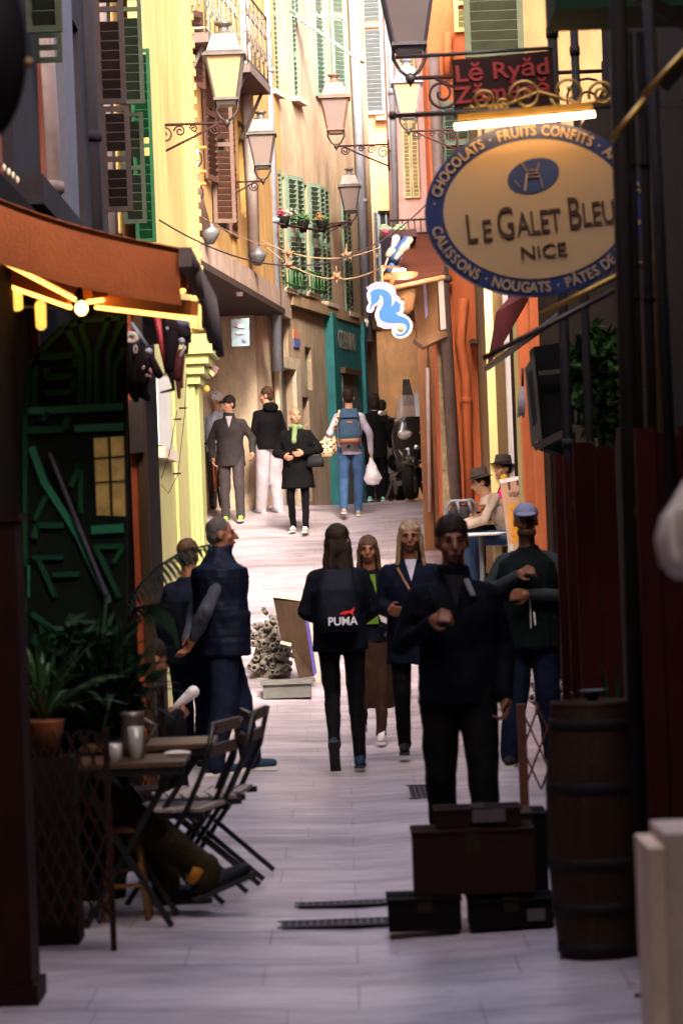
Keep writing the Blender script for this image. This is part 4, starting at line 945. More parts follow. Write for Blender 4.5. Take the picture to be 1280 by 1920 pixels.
def person(label, px, py, d, h, face, j=None, yaw=0, pitch=0, skin=None, top=None, trousers=None, shoes=None, hairs=('short', None), vox=.011, curl=.5, fat=1, z=None, palm=None, extra=None, group='people in the street', headskin=True):
    """px,py: photo pixel of the ground point; face: heading in degrees (0 = away from the camera, + = towards the left)"""
    skin = skin or SKIN; J = {k: V(v) for k, v in BASE.items()}
    for k, v in (j or {}).items(): J[k] = V(v)
    if j and 'head' not in j and 'neck' in j: J['head'] = J['neck'] + V((0, .02, .165))
    if d is None: d = feet_d(px, py)
    g = P(px, py, d); gzz = gz(d) if z is None else z; s = h / 1.75
    t = thing('person', label, 'person', (g.x, d, gzz), R(face), group); t.scale = (s, s, s); LOCAL.add(t.name); sd_ = rnd.random() * 50
    H = hmat(J, yaw, pitch)
    # ---- body: one continuous surface
    b = MB(); pe, ch, nk = J['pelvis'], J['chest'], J['neck']
    b.cap(pe, .10 * fat, ch, .11 * fat); b.cap(ch, .12 * fat, nk - V((0, 0, .10)), .07); b.cap(nk - V((0, 0, .06)), .06, J['head'] - V((0, .0, .04)), .052)
    b.ell(pe, .13 * fat, .095 * fat, .12)
    for q in 'rl':
        sh, el, wr = J[q + '_sh'], J[q + '_el'], J[q + '_wr']; b.cap(nk - V((0, 0, .075)), .038, sh, .036); b.cap(sh, .040, el, .034); b.cap(el, .034, wr, .026)
        hp, kn, an = J[q + '_hip'], J[q + '_kn'], J[q + '_an']; k_ = trousers[1:4] if trousers else (.1, .07, .05); a1_, a2_, a3_ = min(.085, k_[0] - .018), min(.055, k_[1] - .017), min(.036, k_[2] - .013); b.cap(hp, a1_, kn, a2_); b.cap(kn, a2_, an, a3_); b.cap(an, .036, an - V((0, 0, .04)), .035)
        hand(b, wr, el, 1 if q == 'r' else -1, curl, (palm or {}).get(q))
    b.ell((0, -.008, .022), .073, .088, .088, H); b.ell((0, .025, -.03), .058, .062, .082, H); b.ell((0, .045, -.085), .036, .038, .026, H)
    b.cap(H @ V((-.032, .074, .022)), .010, H @ V((.032, .074, .022)), .010); b.cap(H @ V((0, .088, .01)), .009, H @ V((0, .108, -.03)), .0145)
    b.cap(H @ V((-.02, .086, -.062)), .009, H @ V((.02, .086, -.062)), .009)
    for sx in (-1, 1): b.ell((sx * .073, -.008, -.008), .012, .02, .032, H); b.ell((sx * .04, .055, -.028), .022, .022, .022, H)
    link('body', remesh(b, vox * .8, 1), skin, t)
    for sx in (-1, 1): MB().ell((sx * .030, .080, .002), .0075, .005, .0045, H, 10, 6).build('eye', EYE, t); 
    hm = hairs[1] or HB
    MB().cap(H @ V((-.045, .084, .024)), .003, H @ V((-.017, .092, .027)), .0035).cap(H @ V((.045, .084, .024)), .003, H @ V((.017, .092, .027)), .0035).build('eyebrows', hm, t)
    MB().ell((0, .094, -.062), .021, .006, .007, H, 10, 6).build('lips', MOUTH if skin is SKIN else skin, t)
    # ---- hair
    hb = MB(); st = hairs[0]
    if st in ('short', 'crop'):
        k = .0 if st == 'crop' else .008
        hb.ell((0, -.016, .036 + k), .078 + k * .5, .090 + k * .5, .084 + k, H); hb.ell((0, -.045, -.01), .070, .058, .062, H)
    elif st == 'long':
        hb.ell((0, -.016, .038), .086, .094, .090, H); hb.ell((0, -.055, -.04), .084, .055, .10, H)
        for k in range(15): x = -.075 + k * .0107; a = H @ V((x, -.055 - .02 * rnd.random(), -.03)); hb.cap(a, .022, V((J['head'].x + (a.x - J['head'].x) * (1.0 + .3 * rnd.random()), a.y - .01 - .03 * rnd.random(), nk.z - .06 - .10 * rnd.random())), .008)
        for sx in (-1, 1): a = H @ V((sx * .075, .02, .0)); hb.cap(H @ V((sx * .055, .045, .06)), .022, a, .02); hb.cap(a, .022, V((sx * .10 + J['head'].x * .5, a.y - .02, nk.z - .08)), .018)
    elif st == 'bob':
        hb.ell((0, -.016, .038), .092, .098, .092, H); hb.ell((0, -.05, -.05), .100, .066, .10, H); hb.ell((0, -.04, -.10), .088, .06, .05, H)
    elif st == 'updo': hb.ell((0, -.018, .038), .083, .092, .088, H); hb.ell((0, -.05, -.01), .072, .06, .07, H)
    if st != 'none': link('hair', remesh(hb, vox * .8, 1, .006, 26, sd_), hm, t)
    # ---- trousers
    if trousers:
        m, wt, wk, wa = trousers[:4]; c = MB(); c.loft([(pe + V((0, 0, .10)), .150 * fat, .115 * fat), (pe, .168 * fat, .128 * fat), (pe - V((0, 0, .08)), .165 * fat, .122 * fat)], 18)
        for q in 'rl':
            hp, kn, an = J[q + '_hip'], J[q + '_kn'], J[q + '_an']; c.cap(hp, wt, kn, wk); c.cap(kn, wk, an + V((0, 0, .02)), wa); c.cap(an + V((0, 0, .03)), wa, an + V((0, 0, -.02)), wa * 1.02)
        link('trousers', remesh(c, vox, 2, .008, 12, sd_, .8), m, t)
    if top:
        m = top['m']; hem = top.get('hem', .84); puff = top.get('puff', 1); sm = top.get('sleeves', m); c = MB(); f = fat * puff
        zz = lambda k: pe.lerp(ch, k)
        c.loft([(V((pe.x, pe.y, pe.z - (.95 - hem))), .178 * f * top.get('flare', 1), .138 * f * top.get('flare', 1)), (pe, .172 * f, .135 * f), (zz(.5), .165 * f, .128 * f), (ch, .188 * f, .135 * f), (nk - V((0, 0, .11)), .165 * f, .115 * f), (nk - V((0, 0, .055)), .115 * f, .09), (nk - V((0, 0, .02)), .078, .072), (nk + V((0, 0, .0)), .068, .066)], 20)
        def arms(c, r_):
            for q in 'rl':
                sh, el, wr = J[q + '_sh'], J[q + '_el'], J[q + '_wr']; c.cap(nk - V((0, 0, .06)), .055, sh, .052 * r_); c.cap(sh, .055 * r_, el, .048 * r_); c.cap(el, .052 * r_, wr + (el - wr).normalized() * .01, .040 * r_)
        if sm is m: arms(c, puff)
        if top.get('collar'): c.loft([(nk + V((0, 0, -.04)), .09, .085), (nk + V((0, .01, .05)), .078, .078)], 16)
        if top.get('hood'): c.ell(nk + V((0, -.09, .0)), .12, .07, .075)
        link('jacket' if top.get('jacket', 1) else 'shirt', remesh(c, vox, 2, top.get('fold', .010), 9, sd_ + 3, .7), m, t)
        if sm is not m:
            c = MB(); arms(c, .93); link('sleeves', remesh(c, vox, 2, .007, 12, sd_ + 5, .7), sm, t)
        if 'under' in top:
            c = MB(); c.prism([nk + V((-.045, .088, .0)), nk + V((.045, .088, .0)), nk + V((.0, .145, -.16))], (0, .012, 0)); c.build('shirt_front', top['under'], t)
        if 'scarf' in top:
            c = MB(); c.tube([nk + V((.075 * math.cos(a * .63), .078 * math.sin(a * .63) + .01, .01 + .01 * math.sin(a))) for a in range(10)], .036, 10, True); c.cap(nk + V((.0, .08, .0)), .04, nk + V((.01, .135, -.19)), .045); link('scarf', remesh(c, vox * .8, 1, .006, 14, 1), top['scarf'], t)
    if shoes:
        for q in 'rl':
            an, kn = J[q + '_an'], J[q + '_kn']; fd = V((0, 1, 0)) if not (j and q + '_toe' in j) else (V(j[q + '_toe']) - an).normalized()
            sdv = V((fd.y, -fd.x, 0)).normalized() if abs(fd.z) < .9 else V((1, 0, 0)); c = MB(); up = sdv.cross(fd).normalized(); up = up if up.z > -.1 else -up
            B = an - up * .045
            c.cap(B - fd * .05, .036, B + fd * .05, .040); c.cap(B + fd * .04, .040, B + fd * .155, .030); c.cap(an, .042, B - fd * .02, .042)
            so_ = link('shoe', remesh(c, vox * .8, 1), shoes[0], t)
            c = MB(); c.bar(B - fd * .09 - up * .034, B + fd * .19 - up * .034, .074, .022, up); c.build('sole', shoes[1], so_)
    if extra: extra(t, J, H)
    return t
BLK = cloth('black_wool', (.003, .0025, .0035)); NAV = cloth('dark_navy_jacket', (.002, .0026, .007)); JEAN = cloth('blue_denim', (.045, .10, .22)); DJ = cloth('dark_denim', (.004, .007, .02))
CHAR = cloth('charcoal_overshirt', (.030, .025, .026)); DKT = cloth('dark_grey_trousers', (.045, .035, .038)); WHT = cloth('off_white_sweatpants', (.36, .31, .35)); LILA = cloth('pale_lilac_shirt', (.42, .38, .46))
GRN = cloth('pale_green_scarf', (.15, .21, .09)); GSL = cloth('grey_sleeve', (.04, .04, .06)); OLV = cloth('olive_trousers', (.022, .015, .005)); BRNS = cloth('brown_patterned_skirt', (.030, .013, .008))
WS = mat('white_shoe', (.6, .55, .54), .5); TS = mat('tan_shoe', (.40, .28, .17), .6); DS = mat('black_shoe', (.012, .012, .014), .4); NS = mat('navy_shoe', (.015, .03, .06), .5); SOL = mat('pale_sole', (.5, .46, .44), .6); SOLD = mat('dark_sole', (.03, .03, .03), .6)
GSH = mat('mint_shoe', (.15, .45, .36), .5); REDS = mat('red_shoe', (.7, .03, .03), .5)
def cap_hat(m, brim=0, name='cap'):
    def f(t, J, H):
        c = MB(); c.ell((0, -.012, .050), .085, .100, .078, H); link('hair_cover', remesh(c, .008, 1), m, t).name = name
        c = MB(); M = H @ Matrix.Translation((0, .075, .055)) @ Matrix.Rotation(R(-12), 4, 'X')
        c.ell((0, .03, 0), .068, .075, .009, M); c.build('cap_peak', m, t)
    return f
# --- far group
def x_(*fs): return lambda t, J, H: [f(t, J, H) for f in fs]
def strap(a, b, off=.15, m=None, w=.03):
    def f(t, J, H):
        ch = J['chest']; p = [V(a), V(((a[0] + b[0]) / 2, off, (a[2] + b[2]) / 2)), V(b)]; MB().tube(p, .011, 6).build('strap', m or BLK, t)
    return f
person('man in a black cap and charcoal overshirt looking over his shoulder', 437, 965, 39.8, 1.76, 178, yaw=-50, pitch=-4, skin=SKIN, top=dict(m=CHAR, hem=.76, puff=1.12, under=WHT, collar=1), trousers=(DKT, .098, .075, .062), shoes=(mat('grey_lime_shoe', (.25, .5, .05), .5), SOL),
       j=dict(l_an=(-.12, .17, .085), l_kn=(-.11, .14, .50), r_el=(.27, -.04, 1.13), r_wr=(.25, .02, .90), l_el=(-.30, -.06, 1.14), l_wr=(-.31, .10, .94)), extra=cap_hat(mat('black_cap', (.014, .011, .014), .7)))
def helmet(t, J, H):
    c = MB(); c.ell((0, -.01, .055), .098, .125, .085, H); c.build('helmet', mat('white_helmet', (.62, .6, .62), .3), t)
    c = MB()
    for k in range(5):
        for q in (-1, 0, 1): c.ell((q * .045, -.09 + k * .045, .128 - abs(q) * .014 - (k - 2) ** 2 * .006), .012, .014, .012, H, 8, 5)
    c.build('vents', DS, t)
person('cyclist in a vented white helmet half hidden behind the man in the black cap', 413, 950, 41.4, 1.72, 178, yaw=-20, skin=SKIN, top=dict(m=cloth('pale_blue_top', (.42, .46, .58)), hem=.86), trousers=(DKT, .09, .07, .055), shoes=(DS, SOL), hairs=('crop', HBR), j=dict(l_an=(-.12, -.14, .085)), extra=helmet)
person('man in a black hooded top and off white sweatpants with his back turned', 509, 958, 40.6, 1.80, 30, yaw=48, skin=SKIN, top=dict(m=BLK, hem=.88, puff=1.12, hood=1), trousers=(WHT, .112, .10, .082), shoes=(WS, SOL), hairs=('short', HBR),
       j=dict(l_el=(-.245, -.01, 1.12), l_wr=(-.2, .12, .93), r_wr=(.2, .14, .95), l_an=(-.1, .1, .085)))
def handbag(m, x, y, z, w, h, dd=.07, strapto=None):
    def f(t, J, H):
        c = MB(); c.loft([(V((x, y, z - h / 2)), w * .5, dd * .5), (V((x, y, z - h * .1)), w * .52, dd * .62), (V((x, y, z + h / 2)), w * .38, dd * .3)], 16, 3); b = c.build('handbag', m, t)
        if strapto: MB().tube([V((x - w * .3, y, z + h / 2)), V(strapto), V((x + w * .3, y, z + h / 2))], .008, 6).build('strap', m, b)
    return f
person('older woman in a black coat with a pale green scarf, hand held at her chest', 562, 990, 38.4, 1.70, 172, yaw=22, pitch=4, skin=SKIN, top=dict(m=BLK, hem=.62, puff=1.2, flare=1.12, scarf=GRN, fold=.014), trousers=(BLK, .075, .058, .046), shoes=(WS, SOL), hairs=('updo', HBL),
       j=dict(l_el=(-.32, .0, 1.14), l_wr=(-.12, .20, 1.10), r_el=(.29, -.02, 1.12), r_wr=(.14, .19, 1.06), l_an=(-.10, .10, .085), r_an=(.11, -.12, .10), r_kn=(.10, .06, .5)), extra=handbag(DS, -.27, .12, .98, .24, .16, .09, (-.25, .08, 1.25)))
def backpack(t, J, H):
    m = cloth('slate_blue_backpack', (.035, .07, .12)); c = MB(); c.loft([(V((0, -.19, 1.0)), .145, .085), (V((0, -.205, 1.1)), .16, .105), (V((0, -.20, 1.3)), .15, .10), (V((0, -.17, 1.47)), .115, .06)], 20, 3.5)
    b = link('backpack', remesh(c, .01, 2, .004, 12, 4), m, t)
    MB().loft([(V((0, -.19, .985)), .15, .088), (V((0, -.20, 1.055)), .158, .104)], 20, 3.5).build('leather_base', mat('tan_leather', (.20, .07, .025), .5), b)
    MB().box((-.04, -.312, 1.27), (.04, -.30, 1.295)).build('leather_patch', mat('orange_leather', (.35, .10, .03), .5), b); MB().bar((.135, -.27, 1.10), (.12, -.28, 1.28), .014).build('side_zip', mat('orange_leather', (.35, .10, .03), .5), b)
    MB().box((-.14, -.307, 1.335), (.14, -.29, 1.345)).build('pocket_seam', NAV, b)
    # leopard patterned bag on the left forearm
    lp = bpy.data.materials.new('leopard_cloth'); lp.use_nodes = True; n = lp.node_tree; vo = n.nodes.new('ShaderNodeTexVoronoi'); vo.inputs['Scale'].default_value = 26; cr = n.nodes.new('ShaderNodeValToRGB'); tc = n.nodes.new('ShaderNodeTexCoord')
    n.links.new(tc.outputs['Object'], vo.inputs['Vector']); n.links.new(vo.outputs[0], cr.inputs[0]); n.links.new(cr.outputs[0], n.nodes['Principled BSDF'].inputs[0]); cr.color_ramp.interpolation = 'CONSTANT'
    cr.color_ramp.elements[0].color = (.10, .04, .02, 1); cr.color_ramp.elements[1].color = (.62, .45, .28, 1); cr.color_ramp.elements[1].position = .42
    c = MB(); c.loft([(V((-.33, .02, .83)), .10, .07), (V((-.33, .02, .90)), .155, .10), (V((-.31, .02, 1.02)), .14, .09), (V((-.25, .0, 1.13)), .05, .04)], 18)
    bg_ = link('leopard_bag', remesh(c, .011, 1, .008, 14, 2), lp, t); MB().tube([V((-.27, -.02, 1.10)), V((-.17, -.11, 1.30)), V((-.13, -.09, 1.46))], .022, 8).build('strap', lp, bg_)
    # white carrier bag in the right hand
    wr = J['r_wr']; c = MB(); c.loft([(V((wr.x + .01, wr.y, .42)), .085, .06), (V((wr.x + .01, wr.y, .50)), .125, .08), (V((wr.x, wr.y, .62)), .09, .06), (V((wr.x, wr.y, .74)), .035, .03), (V((wr.x, wr.y, .82)), .02, .018)], 16)
    link('carrier_bag', remesh(c, .010, 1, .012, 16, 8), mat('white_plastic', (.72, .66, .72), .35, .1, 10, trans=.15), t)
person('man in a pale lilac shirt and blue jeans with a slate backpack walking uphill', 661, 960, 39.9, 1.78, 0, skin=SKIN, top=dict(m=LILA, hem=.84, puff=.98, jacket=0), trousers=(JEAN, .095, .072, .056), shoes=(TS, SOL), hairs=('short', HB),
       j=dict(l_el=(-.27, -.05, 1.14), l_wr=(-.22, .12, 1.06), r_el=(.27, -.03, 1.12), r_wr=(.285, .03, .86), l_an=(-.12, -.16, .12), l_kn=(-.10, .0, .50), r_an=(.08, .12, .085)), extra=backpack)
person('woman in black with a dark bob and mint shoes walking away beside the scooter', 708, 944, 42.6, 1.62, -8, skin=SKIN, top=dict(m=BLK, hem=.70, puff=1.05), trousers=(BLK, .10, .085, .07), shoes=(GSH, WS), hairs=('bob', HB), j=dict(l_an=(-.10, -.12, .10)))
person('dark haired walker mostly hidden beyond the woman in black, before the scooter', 722, 941, 45.5, 1.66, 0, skin=SKIN, top=dict(m=BLK, hem=.70), trousers=(BLK, .09, .07, .055), shoes=(DS, SOL), hairs=('updo', HB))
# --- middle group
def vest(t, J, H):
    c = MB(); pe, ch, nk = J['pelvis'], J['chest'], J['neck']
    ks = []
    z = .80
    while z < 1.40:
        f = 1.0 + (.007 + .006 * rnd.random()) * math.sin((z - .8) / (.075 + .01 * math.sin(z * 31)) * 2 * math.pi); k = 1.0 if z < 1.25 else 1.02; ks.append((V((0, .012 if z < 1.1 else 0, z)), .236 * f * k, .186 * f * k)); z += .016
    ks += [(V((0, 0, 1.42)), .17, .13), (V((0, 0, 1.49)), .085, .085), (V((0, .01, 1.55)), .078, .08)]
    c.loft(ks, 28, 2.2); link('quilted_vest', remesh(c, .009, 1, .014, 9, 3), cloth('navy_quilted_nylon', (.0022, .0038, .012), .5, .2), t)
person('grey haired man in a navy quilted vest standing with hands behind his back', 426, 1449, None, 1.79, -78, yaw=-8, pitch=2, skin=SKIND, fat=1.16, top=dict(m=GSL, hem=.88, puff=1.0), trousers=(DJ, .115, .09, .072), shoes=(NS, SOL), hairs=('crop', HG), vox=.009,
       j=dict(r_el=(.25, -.14, 1.12), r_wr=(.12, -.215, .93), l_el=(-.25, -.14, 1.12), l_wr=(-.06, -.23, .90), r_an=(.12, -.10, .085), r_kn=(.12, -.02, .5), l_an=(-.14, .19, .085), l_kn=(-.12, .12, .5), r_toe=(.14, .2, .085)), palm=dict(r=(0, -1, .2), l=(0, -1, .2)), extra=vest)
person('man in dark clothes standing close behind the man in the quilted vest', 366, 1440, None, 1.64, -30, yaw=10, skin=SKIND, fat=1.1, top=dict(m=cloth('dark_blue_jacket', (.004, .0055, .014)), hem=.80, puff=1.1), trousers=(DJ, .10, .08, .065), shoes=(DS, SOL), hairs=('short', HBR), j=dict(l_an=(-.12, .1, .085)))
def puma(t, J, H):
    c = MB(); c.loft([(V((0, -.19, .98)), .13, .075), (V((0, -.21, 1.08)), .15, .10), (V((0, -.20, 1.28)), .14, .095), (V((0, -.17, 1.42)), .10, .05)], 20, 3)
    b = link('backpack', remesh(c, .009, 2, .005, 12, 4), cloth('black_backpack', (.005, .006, .012), .7), t)
    M = Matrix.Translation((.035, -.318, 1.03)) @ Matrix.Rotation(R(90), 4, 'X'); c = MB().mesh(text_me('PUMA', .012, .01), M @ Matrix.Diagonal((.078, .082, 1, 1))); c.build('white_lettering', mat('printed_white', (.70, .66, .74), .5), b)
    pts = [(-.02, 0), (.0, .018), (.03, .024), (.055, .022), (.075, .038), (.088, .052), (.086, .03), (.075, .012), (.08, -.012), (.068, -.004), (.06, .008), (.03, .006), (.02, -.006), (.01, .004)]
    c = MB(); c.prism([V((.035 + x, -.326, 1.105 + y)) for x, y in pts], (0, .008, 0)); c.build('red_leaping_cat', mat('printed_red', (.7, .02, .02), .5), b)
person('woman in black leggings walking away with a sporty black backpack', 648, 1440, None, 1.71, -3, skin=SKIN, top=dict(m=NAV, hem=.84, puff=1.14), trousers=(BLK, .088, .062, .045), shoes=(NS, SOLD), hairs=('long', HB), vox=.009,
       j=dict(l_el=(-.245, .02, 1.13), l_wr=(-.16, .18, 1.06), r_el=(.245, .02, 1.13), r_wr=(.16, .18, 1.06), l_kn=(-.075, .02, .52), l_an=(-.06, -.26, .20), l_toe=(-.06, -.14, .05), r_kn=(.09, .05, .5), r_an=(.10, .05, .085)), extra=puma)
def skirt(t, J, H):
    c = MB(); c.loft([(V((0, .0, .28)), .17, .15), (V((0, 0, .6)), .18, .15), (V((0, 0, .98)), .155, .12)], 20); link('skirt', remesh(c, .011, 1, .016, 9, 3), BRNS, t)
    c = MB(); c.prism([V((-.07, .13, 1.0)), V((.09, .13, 1.0)), V((.08, .15, 1.42)), V((-.06, .15, 1.42))], (0, .02, 0)); c.build('green_top_front', cloth('moss_green_top', (.12, .20, .02)), t)
    c = MB(); c.prism([V((-.22, .20, .96)), V((-.10, .20, 1.02)), V((-.08, .21, 1.08)), V((-.2, .21, 1.02))], (0, .01, 0)); c.build('paper_sheet', WS, t)
person('woman in a dark jacket, moss green top and brown skirt behind the backpack woman', 704, 1390, None, 1.62, 176, skin=SKIND, top=dict(m=NAV, hem=.84, puff=1.0), trousers=(BRNS, .08, .06, .045), shoes=(WS, SOL), hairs=('long', HBR), j=dict(l_wr=(-.2, .18, .98), r_wr=(.26, .04, .88), l_an=(-.06, .16, .085), l_kn=(-.08, .12, .5), r_an=(.12, -.18, .16)), extra=skirt)
person('blonde woman in a navy jacket with a shoulder strap, behind the tall dark man', 784, 1425, 20.4, 1.72, 178, skin=SKIND, top=dict(m=cloth('navy_blue_wool', (.0022, .0035, .013)), hem=.70, puff=1.15, under=LILA), trousers=(BLK, .085, .065, .05), shoes=(DS, SOLD), hairs=('long', HBL), vox=.010,
       j=dict(l_an=(-.1, .12, .085), r_an=(.1, -.16, .12), r_wr=(.16, .2, 1.1)), extra=strap((.10, .11, 1.40), (-.12, .14, .98), .165, mat('tan_leather', (.20, .07, .025), .5)))
person('tall man in a long dark coat striding towards the camera, hand at his chest', 872, 1652, 13.3, 1.69, 180, yaw=4, pitch=-2, skin=SKIND, fat=1.06, top=dict(m=NAV, hem=.84, puff=1.04, under=cloth('black_knit', (.01, .01, .012)), fold=.013, collar=1), trousers=(BLK, .105, .078, .06), shoes=(DS, SOLD), hairs=('short', HB), vox=.009, curl=1.0,
       j=dict(r_el=(.26, -.02, 1.13), r_wr=(.12, .20, 1.24), l_el=(-.235, -.04, 1.11), l_wr=(-.225, .05, .86), l_an=(-.10, .14, .085), l_kn=(-.10, .12, .5), r_an=(.09, -.12, .12)), palm=dict(r=(-1, 0, -.3)),
       extra=x_(strap((.13, .10, 1.42), (.09, .19, 1.28), .16), lambda t, J, H: MB().bar((-.055, .10, 1.44), (-.085, .125, 1.36), .03, .01).build('collar_tab', mat('grey_collar_tab', (.25, .24, .28), .6), t)))
def apron(t, J, H):
    cap_hat(mat('blue_grey_cap', (.16, .16, .26), .8))(t, J, H); MB().cap(H @ V((-.035, .07, -.075)), .03, H @ V((.035, .07, -.075)), .03).build('beard', HBR, t)
    MB().cap(V((-.02, .19, 1.15)), .004, V((-.02, .19, .92)), .004).build('apron_cord', WS, t); MB().cap(V((-.045, .20, 1.02)), .006, V((-.05, .20, .94)), .006).build('apron_cord', WS, t)
person('bearded man in a blue grey cap and dark green waistcoat with folded arms', 1003, 1434, None, 1.80, 172, yaw=6, skin=SKIND, fat=1.12, top=dict(m=cloth('bottle_green_waistcoat', (.0022, .005, .0042)), hem=.78, puff=1.1, sleeves=cloth('grey_knit_sleeve', (.028, .032, .036))), trousers=(DJ, .105, .085, .065), shoes=(DS, SOL), hairs=('crop', HBR), vox=.009, curl=.9,
       j=dict(r_el=(.28, .06, 1.15), r_wr=(.05, .22, 1.27), l_el=(-.28, .06, 1.12), l_wr=(-.02, .23, 1.14), r_an=(.16, .06, .085), l_an=(-.12, -.06, .085)), extra=apron)
# --- seated at the cafe tables
SIT = dict(pelvis=(0, 0, .55), chest=(0, .03, .90), neck=(0, .05, 1.09), head=(0, .09, 1.25), r_sh=(.18, .03, 1.04), l_sh=(-.18, .03, 1.04), r_hip=(.09, .02, .55), l_hip=(-.09, .02, .55), r_kn=(.12, .45, .55), l_kn=(-.12, .45, .55), r_an=(.12, .45, .10), l_an=(-.12, .45, .10), r_el=(.26, .12, .80), r_wr=(.16, .36, .74), l_el=(-.26, .12, .80), l_wr=(-.16, .36, .74))
def brimhat(m):
    def f(t, J, H):
        MB().lathe([(.14, .05), (.145, .056), (.10, .062), (.092, .12), (.086, .155), (.05, .165)], (0, 0, 0), 20, H @ Matrix.Rotation(R(4), 4, 'X')).build('brimmed_hat', m, t)
        MB().tube([H @ V((.096 * math.cos(a * .5), .096 * math.sin(a * .5), .075)) for a in range(13)], .008, 6).build('hat_band', EYE, t)
    return f
person('man in a dark brimmed hat and beige jumper leaning over a white cafe table', 962, 1050, 31.4, 1.80, 96, pitch=-14, skin=SKIN, top=dict(m=cloth('beige_jumper', (.40, .30, .24)), hem=.86, puff=1.0), trousers=(JEAN, .09, .075, .06), shoes=(DS, SOL), hairs=('short', HB), z=gz(31.4) + .28,
       j=dict(SIT, chest=(0, .14, .86), neck=(0, .24, 1.02), head=(0, .32, 1.15), r_sh=(.18, .2, .98), l_sh=(-.18, .2, .98), l_el=(-.24, .34, .74), l_wr=(-.16, .56, .68), r_wr=(.14, .5, .72)), extra=brimhat(mat('dark_felt', (.05, .035, .032), .8)), group='people at the cafe tables')
def yscarf(t, J, H):
    brimhat(mat('dark_felt', (.05, .035, .032), .8))(t, J, H); c = MB(); c.cap(J['neck'] + V((-.05, .05, .06)), .04, J['neck'] + V((.06, .04, .0)), .045); c.cap(H @ V((.06, .0, .0)), .03, J['neck'] + V((.08, .02, -.1)), .05); c.build('yellow_scarf', mat('yellow_scarf', (.75, .42, .01), .7), t)
    MB().ell(J['neck'] + V((-.06, .08, -.14)), .07, .05, .09).build('pink_cloth', mat('hot_pink_cloth', (.8, .01, .25), .7), t)
person('seated guest in a dark hat with yellow scarf and pink cloth beside the menu board', 962, 1040, 31.9, 1.74, 110, yaw=10, skin=SKIN, top=dict(m=BLK, hem=.86), trousers=(BLK, .09, .07, .055), shoes=(DS, SOL), hairs=('short', HBR), z=gz(31.9) + .30, j=SIT, extra=yscarf, group='people at the cafe tables')
# --- seated at the left
def crouchbits(t, J, H): MB().cap((.02, .46, .60), .02, (.10, .56, .70), .04).build('white_paper', WS, t)
person('seated figure in dark clothes with a red shoe beside the shop post', 205, 1420, 17.6, 1.70, -62, yaw=0, pitch=-20, skin=SKIND, top=dict(m=BLK, hem=.86, puff=1.1), trousers=(BLK, .095, .08, .06), shoes=(REDS, SOL), hairs=('short', HB), j=dict(SIT, pelvis=(0, 0, .34), chest=(0, .14, .62), neck=(0, .24, .78), head=(0, .33, .92), r_sh=(.16, .18, .72), l_sh=(-.16, .18, .72), r_el=(.24, .26, .50), r_wr=(.12, .44, .56), l_el=(-.24, .26, .5), l_wr=(-.1, .46, .56), r_hip=(.09, .02, .34), l_hip=(-.09, .02, .34), r_kn=(.14, .40, .50), l_kn=(-.14, .40, .48), r_an=(.14, .42, .10)), extra=crouchbits, group='people at the cafe tables')
person('seated person with outstretched olive trousers and big black shoes behind the lattice', 2, 1690, 12.3, 1.80, -84, skin=SKIND, top=dict(m=BLK, hem=.86, puff=1.1), trousers=(OLV, .10, .08, .062), shoes=(DS, SOLD), hairs=('short', HB), vox=.009,
       j=dict(SIT, chest=(0, -.14, .86), neck=(0, -.24, 1.02), head=(0, -.27, 1.18), r_sh=(.17, -.2, .97), l_sh=(-.17, -.2, .97), r_el=(.26, -.05, .75), l_el=(-.26, -.05, .75), r_wr=(.14, .16, .66), l_wr=(-.14, .16, .66), r_kn=(.12, .46, .50), r_an=(.10, .86, .17), l_kn=(-.10, .46, .50), l_an=(-.06, .70, .12), r_toe=(.10, 1.05, .24), l_toe=(-.06, .9, .12)), extra=lambda t, J, H: MB().tube([V((.10, .80, .20)), V((.10, .84, .18))], .064, 12).build('orange_sock', mat('orange_sock', (.45, .17, .01), .8), t), group='people at the cafe tables')
# ================================================================ scooter
def hexring(c, r, z0, z1, w): pass
SG = P(768, 943, 42.3); sx0, sy0 = SG.x, 42.3
t = thing('scooter', 'large black scooter with tall windscreens parked at the top of the slope', 'scooter', (sx0, sy0, gz(sy0)), R(12)); LOCAL.add(t.name); t.scale = (1.22, 1, 1.06)
BP = mat('gloss_black_paint', (.008, .007, .008), .22, .2, 6, coat=.6); RUB = mat('black_rubber', (.015, .014, .014), .8); CHR = mat('chrome_trim', (.75, .72, .70), .2, .05, 3, metal=.9); RIMM = mat('grey_rim', (.16, .13, .12), .4, metal=.4)
# local: -y is forward (towards the camera)
def wheel(x, y, r, name, yaw=0):
    M = Matrix.Translation((x, y, r)) @ Matrix.Rotation(yaw, 4, 'Z') @ Matrix.Rotation(R(90), 4, 'Y')
    wl = MB().lathe([(r * .62, -.05), (r * .9, -.062), (r, -.03), (r, .03), (r * .9, .062), (r * .62, .05)], (0, 0, 0), 30, M).build(name, RUB, t)
    MB().lathe([(r * .60, -.055), (r * .66, -.052), (r * .66, .052), (r * .60, .055)], (0, 0, 0), 30, M).build('rim', RIMM, wl)
    mb = MB(); mb.lathe([(.045, -.06), (.045, .06)], (0, 0, 0), 14, M)
    for k in range(5): a = k * 2 * math.pi / 5; mb.bar(M @ V((0, 0, 0)), M @ V((r * .62 * math.cos(a), r * .62 * math.sin(a), 0)), .035)
    mb.build('spokes', RIMM, wl)
wheel(-.10, -.62, .27, 'front_wheel', R(-22)); wheel(.02, .72, .27, 'rear_wheel')
